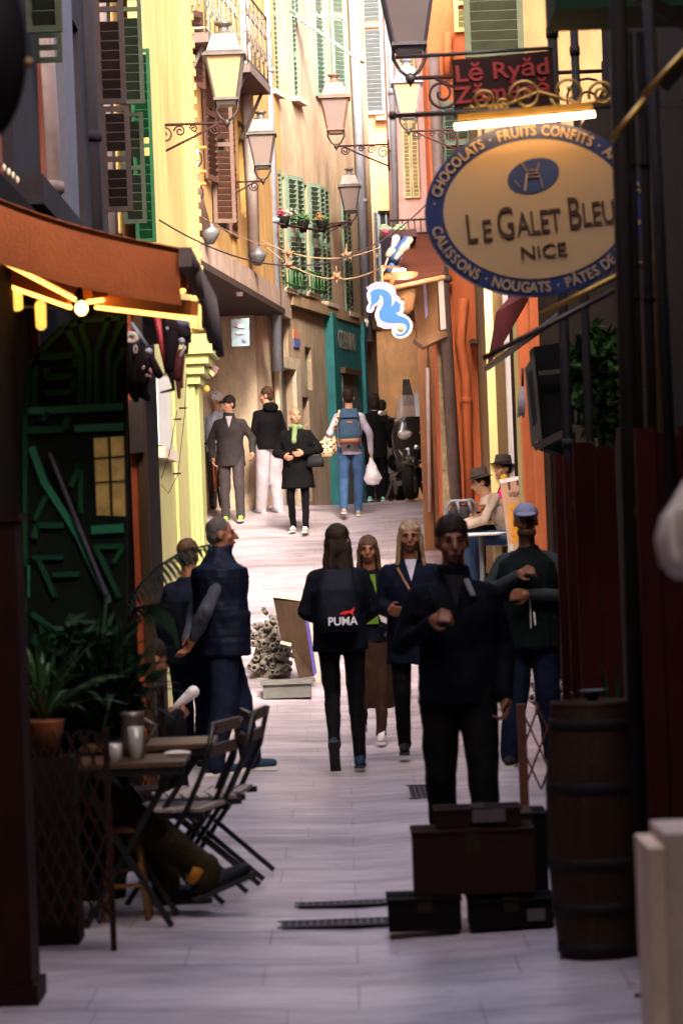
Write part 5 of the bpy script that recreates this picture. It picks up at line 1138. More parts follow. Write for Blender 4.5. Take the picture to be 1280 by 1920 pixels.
mb = MB(); mb.cap((-.09, -.58, .54), .09, (-.05, -.40, .74), .14); mb.ell((-.095, -.60, .50), .10, .30, .11); mb.loft([(V((0, -.34, .50)), .20, .10), (V((0, -.42, .70)), .27, .15), (V((0, -.40, .92)), .28, .16), (V((0, -.36, 1.08)), .22, .13), (V((0, -.33, 1.16)), .12, .08)], 20, 2.6)
mb.cap((0, -.30, .35), .14, (0, .50, .33), .15); mb.cap((0, .20, .70), .16, (0, .85, .76), .12); mb.ell((0, .5, .55), .2, .45, .22)
link('fairing', remesh(mb, .014, 2), BP, t)
MB().cap((0, .15, .82), .13, (0, .75, .86), .12).build('seat', RUB, t)
mb = MB(); rows = []
for i in range(7):
    z = 1.02 + i * .075; wd = .24 - .018 * i - (.04 if i == 6 else 0); rows.append([V((wd * q / 3, -.46 + i * .045 + .05 * (q / 3) ** 2, z)) for q in range(-3, 4)])
mb.sheet(rows, .004).build('windscreen', mat('smoky_screen', (.30, .24, .22), .1, .1, 3, alpha=.55), t)
mb = MB(); rows = [[V((.0 + (.09 - .01 * i) * q / 2, -.16 + i * .02, 1.32 + i * .075)) for q in range(-2, 3)] for i in range(6)]
mb.sheet(rows, .004).build('upper_screen', mat('dark_smoky_screen', (.06, .05, .055), .15, alpha=.85), t)
mb = MB(); mb.prism([V((.03, -.45, 1.0)), V((.11, -.45, 1.0)), V((.10, -.25, 1.50)), V((.05, -.25, 1.50))], (0, -.006, 0)); mb.build('screen_strip', mat('pale_screen_strip', (.60, .62, .68), .15), t)
mb = MB()
for s in (-1, 1): mb.tube([(0, -.25, 1.10), (s * .20, -.28, 1.14), (s * .36, -.20, 1.12)], .016, 8)
mb.build('handlebar', RUB, t)
for s in (-1, 1):
    hl = MB().ell((s * .13, -.53, .90), .085, .05, .06).build('headlight', mat('headlight_glass', (.55, .50, .48), .12, .3, 20), t)
    MB().tube([(s * .13 + .09 * math.cos(a * .4), -.55, .90 + .065 * math.sin(a * .4)) for a in range(16)], .009, 6).build('headlight_ring', CHR, hl)
    mr = MB().tube([(s * .2, -.3, 1.12), (s * .33, -.32, 1.20)], .008, 6).build('mirror_arm', IRON, t); MB().ell((s * .36, -.32, 1.22), .06, .015, .035).build('mirror', CHR, mr)
mb = MB(); pts = [(-.16, .76), (-.20, .68), (-.13, .56), (0, .53), (.13, .56), (.20, .68), (.16, .76)]
mb.tube([V((x, -.585 + abs(x) * .35, z)) for x, z in pts], .016, 8).ell((0, -.58, .72), .04, .03, .04); mb.build('chrome_grille_frame', CHR, t)
MB().bar((-.16, .2, .30), (-.25, .25, .02), .03).bar((.16, .2, .30), (.25, .25, .02), .03).build('stand', IRON, t)
# ================================================================ bicycle of the cyclist
g = P(406, 952, 41.2); t = thing('bicycle', 'dark bicycle half hidden beside the man in the black cap', 'bicycle', (g.x, 41.2, gz(41.2)), R(14)); LOCAL.add(t.name)
for y, nm in ((-.5, 'front_wheel'), (.5, 'rear_wheel')):
    wl = MB().tube([(0, y + .33 * math.cos(a * .2618), .34 + .33 * math.sin(a * .2618)) for a in range(24)], .018, 6, True).build(nm, RUB, t)
    mb = MB()
    for k in range(12): mb.tube([(0, y, .34), (0, y + .32 * math.cos(k * .5236), .34 + .32 * math.sin(k * .5236))], .003, 4)
    mb.build('spokes', ZINC, wl)
MB().tube([(0, -.5, .34), (0, -.38, .92)], .016).tube([(0, -.40, .80), (0, .12, .82)], .016).tube([(0, -.40, .76), (0, .05, .30)], .018).tube([(0, .05, .30), (0, .16, .92)], .016).tube([(0, .05, .30), (0, .5, .34)], .012).tube([(0, .13, .78), (0, .5, .34)], .010).build('frame', mat('orange_cycle_frame', (.5, .12, .01), .4), t)
MB().tube([(-.27, -.32, .98), (0, -.38, .95), (.27, -.32, .98)], .014).build('handlebar', RUB, t); MB().ell((0, .18, .95), .07, .13, .035).build('saddle', RUB, t)
# ================================================================ tables and chairs on the right, far
t = thing('white_cafe_table', 'small white cafe table in front of the man in the brimmed hat', 'table', (P(898, 1060, 31).x, 30.9, gz(31)))
cx = P(902, 1040, 31).x; z0 = gz(31)
MB().lathe([(.33, .93), (.34, .95), (.33, .965)], (cx, 30.9, z0), 24).build('tabletop', mat('white_table_paint', (.85, .8, .76), .3), t)
MB().tube([(cx, 30.9, z0 + .02), (cx, 30.9, z0 + .93)], .03).build('column', ZINC, t)
for a in (0, 2.1, 4.2): MB().tube([(cx, 30.9, z0 + .12), (cx + .26 * math.cos(a), 30.9 + .26 * math.sin(a), z0 + .02)], .02).build('leg', ZINC, t)
t = thing('white_cafe_chair', 'white cafe chair between the beige jumper man and the bearded man', 'chair', (P(925, 1060, 29.5).x, 29.5, gz(29.5)))
cx = P(915, 1060, 29.5).x; z0 = gz(29.5)
MB().box((cx - .2, 29.3, z0 + .6), (cx + .2, 29.7, z0 + .64)).build('seat', WS, t)
for sx in (-.19, .19):
    for yy in (29.32, 29.68): MB().bar((cx + sx, yy, z0), (cx + sx * .9, yy, z0 + .62), .03).build('leg', WS, t)
mb = MB(); mb.bar((cx + .19, 29.32, z0 + .62), (cx + .24, 29.32, z0 + 1.05), .03).bar((cx + .19, 29.68, z0 + .62), (cx + .24, 29.68, z0 + 1.05), .03)
for z in (.78, .88, .98): mb.bar((cx + .21 + (z - .7) * .08, 29.34, z0 + z), (cx + .21 + (z - .7) * .08, 29.66, z0 + z), .03, .05)
mb.build('backrest', WS, t)
t = thing('black_padded_chair', 'dark padded chair with a grey tubular frame beside the orange wall', 'chair', P(866, 1000, 32.2))
c = P(866, 1000, 32.2); mb = MB(); mb.tube([P(837, 990, 32.2), P(838, 948, 32.2), P(846, 940, 32.2), P(884, 938, 32.2), P(892, 946, 32.2), P(893, 985, 32.2)], .022).tube([P(856, 940, 32.1), P(862, 962, 32.1)], .02).tube([P(878, 940, 32.1), P(884, 962, 32.1)], .02); mb.build('tube_frame', ZINC, t)
MB().ell(P(865, 972, 32.25), .17, .06, .16).build('backrest', mat('charcoal_pad', (.03, .025, .03), .8), t)
mb = MB(); zf = gz(32.2)
for x in (840, 890): q = P(x, 985, 32.2); mb.bar(q, (q.x, q.y, zf), .03)
mb.build('legs', ZINC, t); MB().box(P(840, 1000, 32.1), P(892, 1006, 32.6)).build('seat', mat('charcoal_pad', (.03, .025, .03), .8), t)
# menu board
MD = 30.3; t = thing('menu_board', 'tall peach board with dark purple stripes and lettering beside the cafe guests', 'menu board', P(965, 1000, MD))
gzb = gz(MD)
MB().prism([P(938, 905, MD), P(990, 893, MD), P(1002, 1060, MD), P(958, 1068, MD)], (0, .1, 0)).build('board', mat('peach_board', (.60, .34, .21), .5, .08, 3), t)
MB().prism([P(936, 899, MD - .01), P(991, 889, MD - .01), P(991, 896, MD - .01), P(937, 907, MD - .01)], (0, .14, 0)).build('white_top', mat('board_white', (.85, .8, .78), .4), t)
mb = MB(); 
for x, y0, y1 in ((950, 902, 918), (966, 899, 910), (981, 896, 912)): mb.prism([P(x, y0, MD - .006), P(x + 5, y0 - 1, MD - .006), P(x + 7, y1, MD - .006), P(x + 3, y1 + 1, MD - .006)], (0, .005, 0))
mb.build('purple_stripes', mat('dark_purple_print', (.10, .03, .08), .5), t)
mb = MB(); mb.mesh(text_me('VISAGE', .01, .004), Matrix.Translation(P(971, 930, MD - .006)) @ Matrix.Rotation(R(-7), 4, 'Y') @ Matrix.Rotation(R(90), 4, 'X') @ Matrix.Diagonal((.062, .075, 1, 1))); mb.build('lettering', mat('dark_purple_print', (.10, .03, .08), .5), t)
MB().prism([P(953, 946, MD - .006), P(990, 940, MD - .006), P(996, 1010, MD - .006), P(960, 1018, MD - .006)], (0, .005, 0)).build('orange_picture', mat('orange_print', (.85, .35, .02), .5, .4, 14), t)
q = P(975, 1062, MD); MB().bar((q.x - .1, MD + .05, q.z + .02), (q.x - .1, MD + .05, gzb), .04).bar((q.x + .1, MD + .05, q.z + .02), (q.x + .1, MD + .05, gzb), .04).build('feet', WOOD, t)
# ================================================================ heaps of tubes, panel, flat box
def heap(label, px0, px1, py0, py1, d, n, col, seed):
    r_ = random.Random(seed); a, b = P(px0, py1, d), P(px1, py1, d); zt = P(px0, py0, d).z; g0 = gz(d)
    t = thing('ornament_heap', label, 'heap of ornaments', ((a.x + b.x) / 2, d, g0)); mb = MB(); mbd = MB()
    for i in range(n):
        u = r_.random(); x = a.x + (b.x - a.x) * u; hmax = (zt - g0) * (1 - abs(u - .45) * .9); z = g0 + .04 + r_.random() ** .8 * max(.05, hmax); y = d + (z - g0) * .25 + r_.random() * .12
        dr = V((r_.gauss(0, .5), -1, r_.gauss(.1, .5))).normalized(); L = .07 + r_.random() * .05; R_ = .022 + r_.random() * .018; c = V((x, y, z))
        M = Matrix.Translation(c) @ dr.to_track_quat('Z', 'Y').to_matrix().to_4x4()
        mb.lathe([(R_ * .8, 0), (R_, L), (R_ * .55, L + .001), (R_ * .5, L * .4)], (0, 0, 0), 9, M)
        if r_.random() < .3: mb.ell(c + dr * .05 + V((.04, 0, .02)), .03, .03, .03)
    mb.ell(((a.x + b.x) / 2, d + .25, g0), abs(b.x - a.x) / 2, .2, (zt - g0) * .8)
    o = mb.build('tubes', mat(col[0], col[1], .8, .65, 14, .6, 40), t); o['kind'] = 'stuff'
    return t
hc = ('bleached_driftwood', (.16, .135, .115))
heap('heap of pale hollow ornaments behind the leaning panel', 472, 545, 1150, 1262, 28.2, 95, hc, 3)
heap('heap of grey brown ornaments between the dark man and the bearded man', 905, 985, 1195, 1300, 27.0, 90, hc, 5)
heap('heap of pale shells at the foot of the red panels', 1005, 1062, 1270, 1330, 24.6, 50, hc, 8)
o = heap('small heap of pale wares left of the standing men', 318, 350, 1255, 1300, 26.3, 40, hc, 9)
PD = 27.8; t = thing('leaning_panel', 'wooden panel with a purple edge leaning backwards in the street', 'panel', (P(555, 1270, PD).x, PD, gz(PD)))
q = [P(512, 1120, PD + .5), P(567, 1128, PD + .35), P(590, 1262, PD), P(556, 1268, PD)]
g0 = gz(PD); 
MB().prism([P(512, 1120, PD), P(566, 1128, PD), P(588, 1268, PD - .1), P(560, 1272, PD - .1), P(545, 1210, PD), P(528, 1205, PD)], (0, .05, 0)).build('boards', mat('brown_panel_boards', (.045, .025, .016), .7, .4, 9, .2, 40, streak=True), t)
MB().prism([P(566, 1126, PD - .01), P(572, 1122, PD + .2), P(594, 1262, PD), P(588, 1268, PD - .11)], (0, .03, 0)).build('purple_edge', mat('purple_edge', (.10, .08, .35), .5), t)
MB().bar(P(509, 1117, PD), P(571, 1122, PD), .05, .03).bar(P(526, 1204, PD), P(546, 1209, PD), .05, .03).build('pale_frame', mat('pale_frame_wood', (.50, .42, .33), .6, .25, 9), t)
MB().bar(P(575, 1150, PD + .25), (P(596, 1270, PD).x, PD + .3, g0), .05).build('foot', mat('pale_frame_wood', (.50, .42, .33), .6), t)
c = P(535, 1262, 27.3); t = thing('flat_grey_box', 'flat pale grey box lying in front of the heap of ornaments', 'box', (c.x, 27.3, gz(27.3)))
MB().box((c.x - .22, 27.2, gz(27.2) + .0), (c.x + .24, 27.5, gz(27.3) + .13)).build('body', mat('grey_green_board', (.12, .12, .11), .6, .2, 6), t)
MB().box((c.x - .24, 27.17, gz(27.2) + .131), (c.x + .26, 27.53, gz(27.3) + .15)).build('lid', mat('pale_grey_lid', (.15, .145, .135), .6, .2, 6), t)
# ================================================================ street drain grates
def grate(label, x0, x1, y0, y1):
    d0 = feet_d((x0 + x1) / 2, y1); d1 = feet_d((x0 + x1) / 2, y0); a = P(x0, y1, d0).x; b = P(x1, y1, d0).x
    t = thing('drain_grate', label, 'drain grate', ((a + b) / 2, (d0 + d1) / 2, 0), 0, 'drain grates in the paving')
    zc = -.018; MB().box((a, d0, zc - .05), (b, d1, zc)).build('recess', EYE, t); n = max(6, int((b - a) / .03)); mb = MB()
    for i in range(n + 1): x = a + (b - a) * i / n; mb.box((x - .005, d0 + .01, zc), (x + .005, d1 - .01, zc + .005))
    mb.build('bars', mat('worn_cast_iron', (.07, .06, .07), .6, .3, 10, metal=.3), t)
    MB().box((a - .02, d0 - .015, zc), (b + .02, d0, zc + .006)).box((a - .02, d1, zc), (b + .02, d1 + .015, zc + .006)).build('rim', mat('worn_cast_iron', (.12, .11, .12), .5), t)
grate('wide drain grate behind the cardboard boxes', 772, 990, 1464, 1488)
grate('narrow slotted drain nearest the camera, left of the boxes', 528, 730, 1718, 1728)
grate('thin slotted drain just above the nearest one', 560, 735, 1684, 1689)
# ================================================================ cardboard boxes
CB1 = mat('brown_cardboard', (.020, .007, .0045), .8, .3, 6, .15, 40); CB2 = mat('dark_box_card', (.003, .0018, .0018), .8, .3, 6); CBL = mat('box_label_paper', (.08, .06, .065), .6, .1, 8)
def cbox(label, x0, x1, y0, y1, d, dep, m, zb, tape=True, lab=None):
    a, b = P(x0, y1, d), P(x1, y0, d); h = (y1 - y0) / sc(d) * .80; w_ = (x1 - x0) / sc(d); cx = P((x0 + x1) / 2, y1, d).x
    t = thing('cardboard_box', label, 'box', (cx, d, zb), 0, 'cardboard boxes stacked by the barrel')
    MB().box((cx - w_ / 2, d, zb), (cx + w_ / 2, d + dep, zb + h)).build('carton', m, t)
    mb = MB(); mb.box((cx - w_ / 2 - .006, d - .006, zb + h - .006), (cx + w_ / 2 + .006, d + dep * .48, zb + h + .004)); mb.box((cx - w_ / 2 - .006, d + dep * .52, zb + h - .006), (cx + w_ / 2 + .006, d + dep + .006, zb + h + .007)); mb.build('flap', m, t)
    MB().box((cx - .03, d - .003, zb + h * .6), (cx + .03, d - .001, zb + h - .006)).box((cx - .03, d - .007, zb + h + .0075), (cx + .03, d + dep + .004, zb + h + .0085)).build('packing_tape', mat('brown_packing_tape', (.022, .012, .007), .25, .2, 8), t)
    if lab: q0 = P(lab[0], lab[1], d).x; q1 = P(lab[2], lab[3], d).x; zt = P(lab[0], lab[1], d).z; MB().box((q0, d - .008, zb + h * lab[4]), (q1, d - .003, zb + h * lab[5])).build('paper_label', CBL, t)
    return cx, zb + h
_, z1 = cbox('low dark box on the ground at the left of the stack', 730, 866, 1688, 1762, 11.5, .26, CB2, .0)
_, z2 = cbox('low dark box with a small square label at the right of the stack', 882, 1040, 1698, 1762, 11.5, .26, CB2, .0, lab=(988, 1716, 1022, 1742, .25, .68))
_, z3 = cbox('largest brown box in the middle of the stack', 778, 1004, 1546, 1694, 11.53, .26, CB1, max(z1, z2) + .012)
_, z4 = cbox('smaller box with a pale paper label on top of the largest one', 817, 976, 1506, 1546, 11.58, .2, CB1, z3 + .012, lab=(884, 1500, 947, 1538, .25, 1.0))
cbox('tall narrow dark box standing behind the largest one', 955, 1030, 1474, 1700, 12.0, .3, CB2, .0)
# ================================================================ barrel
c = P(1128, 1788, feet_d(1128, 1788)); c.z = 0; t = thing('wooden_barrel', 'dark wooden barrel with iron hoops at the right', 'barrel', c); s_ = sc(c.y)
hb = 465 / s_; rb_ = 92 / s_; pr = []
for i in range(15): q = i / 14; pr.append((rb_ * (.86 + .17 * math.sin(math.pi * q)), hb * q))
bw = mat('dark_barrel_oak', (.034, .016, .009), .6, .55, 5, .3, 40, streak=True); bs = MB()
for k in range(22):
    a0, a1 = 2 * math.pi * (k + .035) / 22, 2 * math.pi * (k + .965) / 22; jt = 1 + .006 * rnd.random(); vs = []
    for r_, z_ in pr:
        for aa in (a0, (a0 + a1) / 2, a1): vs.append(c + V((r_ * jt * math.cos(aa), r_ * jt * math.sin(aa), z_)))
    bs._add(vs, [(i * 3 + j, i * 3 + j + 1, i * 3 + j + 4, i * 3 + j + 3) for i in range(len(pr) - 1) for j in (0, 1)])
bs.lathe([(r_ * .975, z_) for r_, z_ in pr], c, 40); bs.build('staves', bw, t)
for q in (.04, .20, .38, .68, .93):
    r_ = rb_ * (.86 + .17 * math.sin(math.pi * q)) + .002; MB().lathe([(r_ - .001, hb * q - .022), (r_ + .002, hb * q - .021), (r_ + .002, hb * q + .021), (r_ - .001, hb * q + .022)], c, 40).build('hoop', mat('dark_hoop_iron', (.012, .010, .012), .6, .4, 8), t)
MB().lathe([(.0001, hb - .01), (rb_ * .82, hb - .01), (rb_ * .86, hb + .02), (rb_ * .80, hb + .021), (rb_ * .79, hb)], c, 40).build('lid', bw, t)
MB().lathe([(.02, hb + .02), (.03, hb + .05), (.05, hb + .06), (.012, hb + .03)], c, 12).build('bung_cup', ZINC, t)
# ================================================================ dark red panels, right
DR = mat('dark_red_painted_boards', (.034, .003, .0025), .5, .35, 5, .25, 40, streak=True)
def rpanel(label, x0, x1, ytop, d, lean=0, dd=.06):
    a = P(x0, 1250, d).x; b = P(x1, 1250, d).x; z = P((x0 + x1) / 2, ytop, d).z
    t = thing('red_board_panel', label, 'panel', ((a + b) / 2, d, 0), 0, 'dark red board panels on the right'); mb = MB(); n = max(2, round((b - a) / .09))
    for i in range(n): mb.box((a + (b - a) * i / n + .003, d, .02), (a + (b - a) * (i + 1) / n - .003, d + dd, z - (.03 if i % 2 else 0)))
    mb.build('boards', DR, t); MB().bar((a, d + dd + .02, z * .85), (b, d + dd + .02, z * .85), .04).bar((a, d + dd + .02, .3), (b, d + dd + .02, .3), .04).build('batten', DR, t)
rpanel('dark red board panel directly behind the barrel, lower left one', 1052, 1088, 852, 14.6)
rpanel('dark red board panel rising above the barrel, in front of the foliage', 1088, 1168, 828, 14.2)
rpanel('dark red panel at the far right edge behind the pale bundle', 1205, 1330, 800, 10.0)
# planter of dark leaves behind
def leafcloud(mb, c, rx, ry, rz, n, L, r_, up=0.2):
    for i in range(n):
        v = V((r_.gauss(0, 1), r_.gauss(0, 1), r_.gauss(0, 1))).normalized() * r_.random() ** .45; p = V(c) + V((v.x * rx, v.y * ry, v.z * rz))
        d = V((r_.gauss(0, 1), r_.gauss(0, 1), r_.gauss(up, .8))).normalized(); s = d.cross(V((r_.gauss(0, 1), r_.gauss(0, 1), 1))).normalized(); l = L * (.6 + .8 * r_.random()); w_ = l * .28; nn = d.cross(s) * l * .12
        mb._add([p, p + d * l * .35 + s * w_, p + d * l - nn, p + d * l * .35 - s * w_, p + d * l * .4 + nn], [(0, 1, 4), (1, 2, 4), (2, 3, 4), (3, 0, 4)], None, False)
LF = mat('dark_glossy_leaf', (.006, .025, .005), .3, .6, 5, col2=(.022, .06, .01)); LF2 = mat('deep_green_leaf', (.006, .022, .007), .35, .5, 5); LF3 = mat('fresh_green_leaf', (.022, .07, .008), .35, .5, 4, col2=(.008, .03, .006))
c = P(1122, 715, 17.2); t = thing('leafy_shrub', 'dark green leafy shrub showing above the red panels', 'shrub', (c.x, 17.2, 0))
mb = MB(); r_ = random.Random(4); leafcloud(mb, c, .2, .2, .36, 620, .10, r_); mb.build('foliage', LF, t)
MB().tube([(c.x, 17.2, .4), (c.x - .03, 17.25, 1.3), (c.x + .02, 17.2, c.z)], [.03, .025, .012]).tube([(c.x, 17.2, 1.5), (c.x + .1, 17.25, 2.3)], .01).build('trunk', PIPEN, t)
MB().lathe([(.14, 0), (.19, .38), (.21, .4), (.18, .41)], (c.x, 17.2, 0), 20).build('pot', mat('dark_pot', (.012, .007, .006), .7), t)
c = P(1172, 1300, 12.6); t = thing('broad_leaf_plant', 'green broad leafed plant between the red panels and the bamboo poles', 'plant', (c.x, 12.6, 0))
mb = MB()
for k in range(4):
    rows = []
    for i in range(8):
        q = i / 7; wd = .035 * math.sin(math.pi * min(1, q + .08)) + .003; p = V((c.x + .02 * (k - 1.5) + (.05 * (k - 1.5)) * q * q, 12.6 + .05 * (k % 2), .25 + .75 * q)); rows.append([p + V((wd * s, -abs(s) * .01, 0)) for s in (-1, 0, 1)])
    mb.sheet(rows, .002)
mb.build('leaves', LF3, t); MB().lathe([(.08, 0), (.11, .26), (.09, .27)], (c.x, 12.6, 0), 16).build('pot', mat('dark_pot', (.012, .007, .006), .7), t)
# ================================================================ black lamp box & fringe items beside the lemon pilasters
t = thing('grey_sign_box', 'narrow grey box sign with a black panel beside the lemon wall', 'sign', P(1005, 760, 20))
MB().prism([P(984, 690, 20), P(1000, 665, 20), P(1014, 820, 20), P(996, 838, 20)], (0, .06, 0)).build('box', mat('dull_grey_metal', (.06, .05, .045), .5), t)
MB().prism([P(988, 700, 19.99), P(997, 690, 19.99), P(1006, 790, 19.99), P(998, 800, 19.99)], (0, .009, 0)).build('panel', DS, t)
MB().prism([P(1000, 650, 20.1), P(1070, 640, 20.1), P(1080, 860, 20.1), P(1018, 840, 20.1)], (0, .5, 0)).build('black_shutter_case', mat('black_case', (.003, .003, .003), .9, spec=.1), t)
MB().bar(P(1000, 840, 20), P(1080, 800, 20), .05).build('lower_arm', IRON, t); MB().bar(P(1010, 700, 20), (2.0, 20, P(1010, 690, 20).z), .03).build('wall_arm', IRON, t)
t = thing('hanging_tassel', 'grey fringed tassel hanging before the lemon wall', 'decoration', P(978, 760, 22)); mb = MB()
for i in range(14): x = 971 + i; mb.tube([P(979 + (i - 7) * .3, 722, 22), P(x, 752, 22), P(x - 1, 776 + rnd.random() * 8, 22)], .004, 4)
mb.build('fringe', mat('grey_fringe', (.25, .22, .25), .8), t); MB().tube([P(979, 690, 22), P(979, 724, 22)], .01, 6).build('cord', IRON, t)
# orange lattice barrier on the right
LW = mat('orange_brown_lattice_wood', (.10, .026, .008), .6, .35, 6, .2, 40); LWD = mat('dark_brown_lattice_wood', (.018, .007, .004), .7, .35, 6, .2, 40)
def lattice(name, label, x0, x1, y0, y1, d, m, nx, w_=.018, cat='lattice', group='folding wooden lattices'):
    a = P(x0, y1, d); b = P(x1, y1, d); z0, z1 = P((x0 + x1) / 2, y1, d).z, P((x0 + x1) / 2, y0, d).z; z0 = max(0.01, z0)
    t = thing(name, label, cat, ((a.x + b.x) / 2, d, 0), 0, group); W_, H_ = b.x - a.x, z1 - z0; mb = MB(); st = W_ / nx; rise = st * 2.4; n = int(H_ / rise) + 1
    for i in range(nx):
        for k in range(n):
            for s in (0, 1):
                xa, xb = (a.x + i * st, a.x + (i + 1) * st) if s == 0 else (a.x + (i + 1) * st, a.x + i * st); za, zb_ = z0 + k * rise, z0 + (k + 1) * rise
                if zb_ > z1: xb = xa + (xb - xa) * (z1 - za) / rise; zb_ = z1
                if zb_ > za: mb.bar((xa, d + .012 * s, za), (xb, d + .012 * s, zb_), w_, .009)
    mb.build('laths', m, t)
    for x in (a.x, b.x): MB().bar((x, d + .006, 0), (x, d + .006, z1 + .01), w_ * 1.6, .03).build('upright', m, t)
    return t
lattice('wooden_lattice', 'orange brown crossed lattice stand in front of the bearded man', 982, 1046, 1322, 1480, 14.4, LW, 2, .028)
lattice('wooden_lattice', 'dark folding lattice screen in front of the seated person at lower left', 58, 212, 1372, 1735, 11.3, LWD, 6, .014)
lattice('wooden_lattice', 'narrow dark lattice between the tables and the seated figure with the red shoe', 262, 312, 1290, 1500, 15.4, LWD, 2, .016)
# ================================================================ bistro chairs
CHW = mat('dark_chair_frame', (.012, .010, .010), .4, .3, 8, metal=.3); SLW = mat('highlit_grey_slats', (.32, .25, .22), .45, .3, 8)  # pale seat slats, brightened to carry the whitish highlight on them
def bchair(label):
    t = thing('folding_chair', label, 'chair', (0, 0, 0), 0, 'folding slatted bistro chairs'); LOCAL.add(t.name)
    for k in range(6): MB().box((-.19 + k * .064, -.20, .435), (-.14 + k * .064, .20, .453)).build('seat_slat', SLW, t)
    for s in (-1, 1):
        MB().bar((-.21, s * .205, .425), (.20, s * .205, .425), .022, .03).build('seat_rail', CHW, t)
        MB().tube([(-.17, s * .225, .0), (.12, s * .225, .44), (.22, s * .225, .66), (.265, s * .225, .86)], .013, 8).build('back_leg', CHW, t)
        MB().tube([(.27, s * .19, .0), (.02, s * .19, .24), (-.18, s * .19, .43)], .013, 8).build('front_leg', CHW, t)
    for z, x in ((.70, .232), (.81, .256)): MB().box((x - .008, -.215, z), (x + .008, .215, z + .055)).build('back_slat', mat('brown_back_slat', (.10, .06, .04), .5), t)
    MB().bar((-.10, -.22, .11), (-.10, .22, .11), .014).build('stretcher', CHW, t)
    return t
def feetpt(px, py): d = feet_d(px, py); return P(px, py, d).x, d
ch = bchair('folding slatted chair nearest the camera, beside the stretched out legs')
x, d = P(335, 1700, 12.9).x, 12.9; ch.location = (x, d, 0); ch.rotation_euler = (0, 0, R(-14))
dup(ch, (P(400, 1650, 13.7).x, 13.7, 0), R(-6), 'folding slatted chair farthest from the camera, near the men standing')
dup(ch, (P(372, 1660, 13.45).x, 13.45, 0), R(8), 'middle folding slatted chair with its back toward the street')
for o_ in [q_ for q_ in bpy.data.objects if q_.name.startswith('folding_chair')]: o_.scale = (1, 1, .93)
# tables
TW = mat('worn_brown_table_wood', (.08, .038, .019), .35, .4, 7, .1, 40)
def table(label, x0, x1, py, d, dep):
    a, b = P(x0, py, d), P(x1, py, d); z = a.z * .5 + b.z * .5; t = thing('slatted_cafe_table', label, 'table', ((a.x + b.x) / 2, d, 0), 0, 'brown slatted cafe tables')
    n = 7
    for i in range(n): MB().box((a.x, d + dep * i / n, z - .02), (b.x, d + dep * (i + .86) / n, z)).build('top_slat', TW, t)
    for s in (0, 1):
        y = d + dep * (.12 + .76 * s); MB().bar((a.x + .05, y, z - .02), (b.x - .08, y, .0), .025).build('leg', CHW, t); MB().bar((b.x - .05, y + .03, z - .02), (a.x + .08, y + .03, 0), .025).build('leg', CHW, t)
    MB().bar((a.x, d + .02, z - .04), (b.x, d + .02, z - .04), .02, .03).bar((a.x, d + dep - .02, z - .04), (b.x, d + dep - .02, z - .04), .02, .03).build('apron_rail', CHW, t)
    return (a.x + b.x) / 2, z
tx, tz = table('nearer brown slatted table, with glasses on it', 110, 345, 1432, 11.9, .5)
table('farther brown slatted table reaching toward the standing men', 150, 400, 1398, 12.7, .5)
def glassw(label, px, d, h, r_, m):
    x = P(px, 1400, d).x; t = thing('drinking_glass', label, 'glass', (x, d, tz), 0, 'things on the nearer cafe table'); MB().lathe([(r_ * .7, .001), (r_ * .8, .006), (r_, h), (r_ * .9, h), (r_ * .66, .012)], (x, d, tz), 16).build('glass', m, t)
GLS = mat('clear_drinking_glass', (.7, .62, .58), .08, .1, 3, trans=.6)
glassw('tall clear glass on the nearer cafe table', 255, 12.1, .14, .035, GLS); glassw('short clear glass at the left of the nearer cafe table', 215, 12.0, .08, .035, GLS)
x = P(250, 1390, 12.3).x; t = thing('metal_jug', 'dull metal jug standing at the back of the nearer cafe table', 'jug', (x, 12.3, tz), 0, 'things on the nearer cafe table'); MB().lathe([(.05, .001), (.055, .05), (.05, .17), (.055, .19), (.045, .19)], (x, 12.3, tz), 18).build('body', mat('dull_jug_metal', (.14, .10, .09), .35, metal=.5), t); MB().tube([(x + .05, 12.3, tz + .16), (x + .10, 12.3, tz + .13), (x + .055, 12.3, tz + .05)], .007, 6).build('handle', ZINC, t)
x = P(345, 1395, 12.2).x; o = MB().ell((x - .03, 12.2, tz + .014), .06, .04, .012).build('folded_napkin', mat('pale_napkin', (.6, .5, .45), .8)); tag(o, 'small pale folded napkin at the street end of the nearer table', 'napkin')
# stool
d = feet_d(245, 1722); x = P(240, 1722, d).x; zt = P(235, 1545, d).z; t = thing('wooden_stool', 'yellow wooden stool beside the lattice screen at lower left', 'stool', (x, d, 0)); YW = mat('honey_stool_wood', (.25, .10, .015), .45, .35, 6, .1, 40, streak=True)
MB().lathe([(.001, zt - .03), (.085, zt - .03), (.09, zt - .015), (.085, zt), (.001, zt)], (x, d, 0), 24).build('seat', YW, t)
for sx in (-1, 1):
    for sy in (-1, 1): MB().tube([(x + sx * .05, d + sy * .05, zt - .02), (x + sx * .095, d + sy * .095, 0)], .013, 8).build('leg', YW, t)
MB().bar((x - .08, d - .08, .15), (x + .08, d - .08, .15), .016).build('stretcher', YW, t); MB().bar((x - .07, d + .075, .2), (x + .07, d + .075, .2), .016).build('stretcher', YW, t)
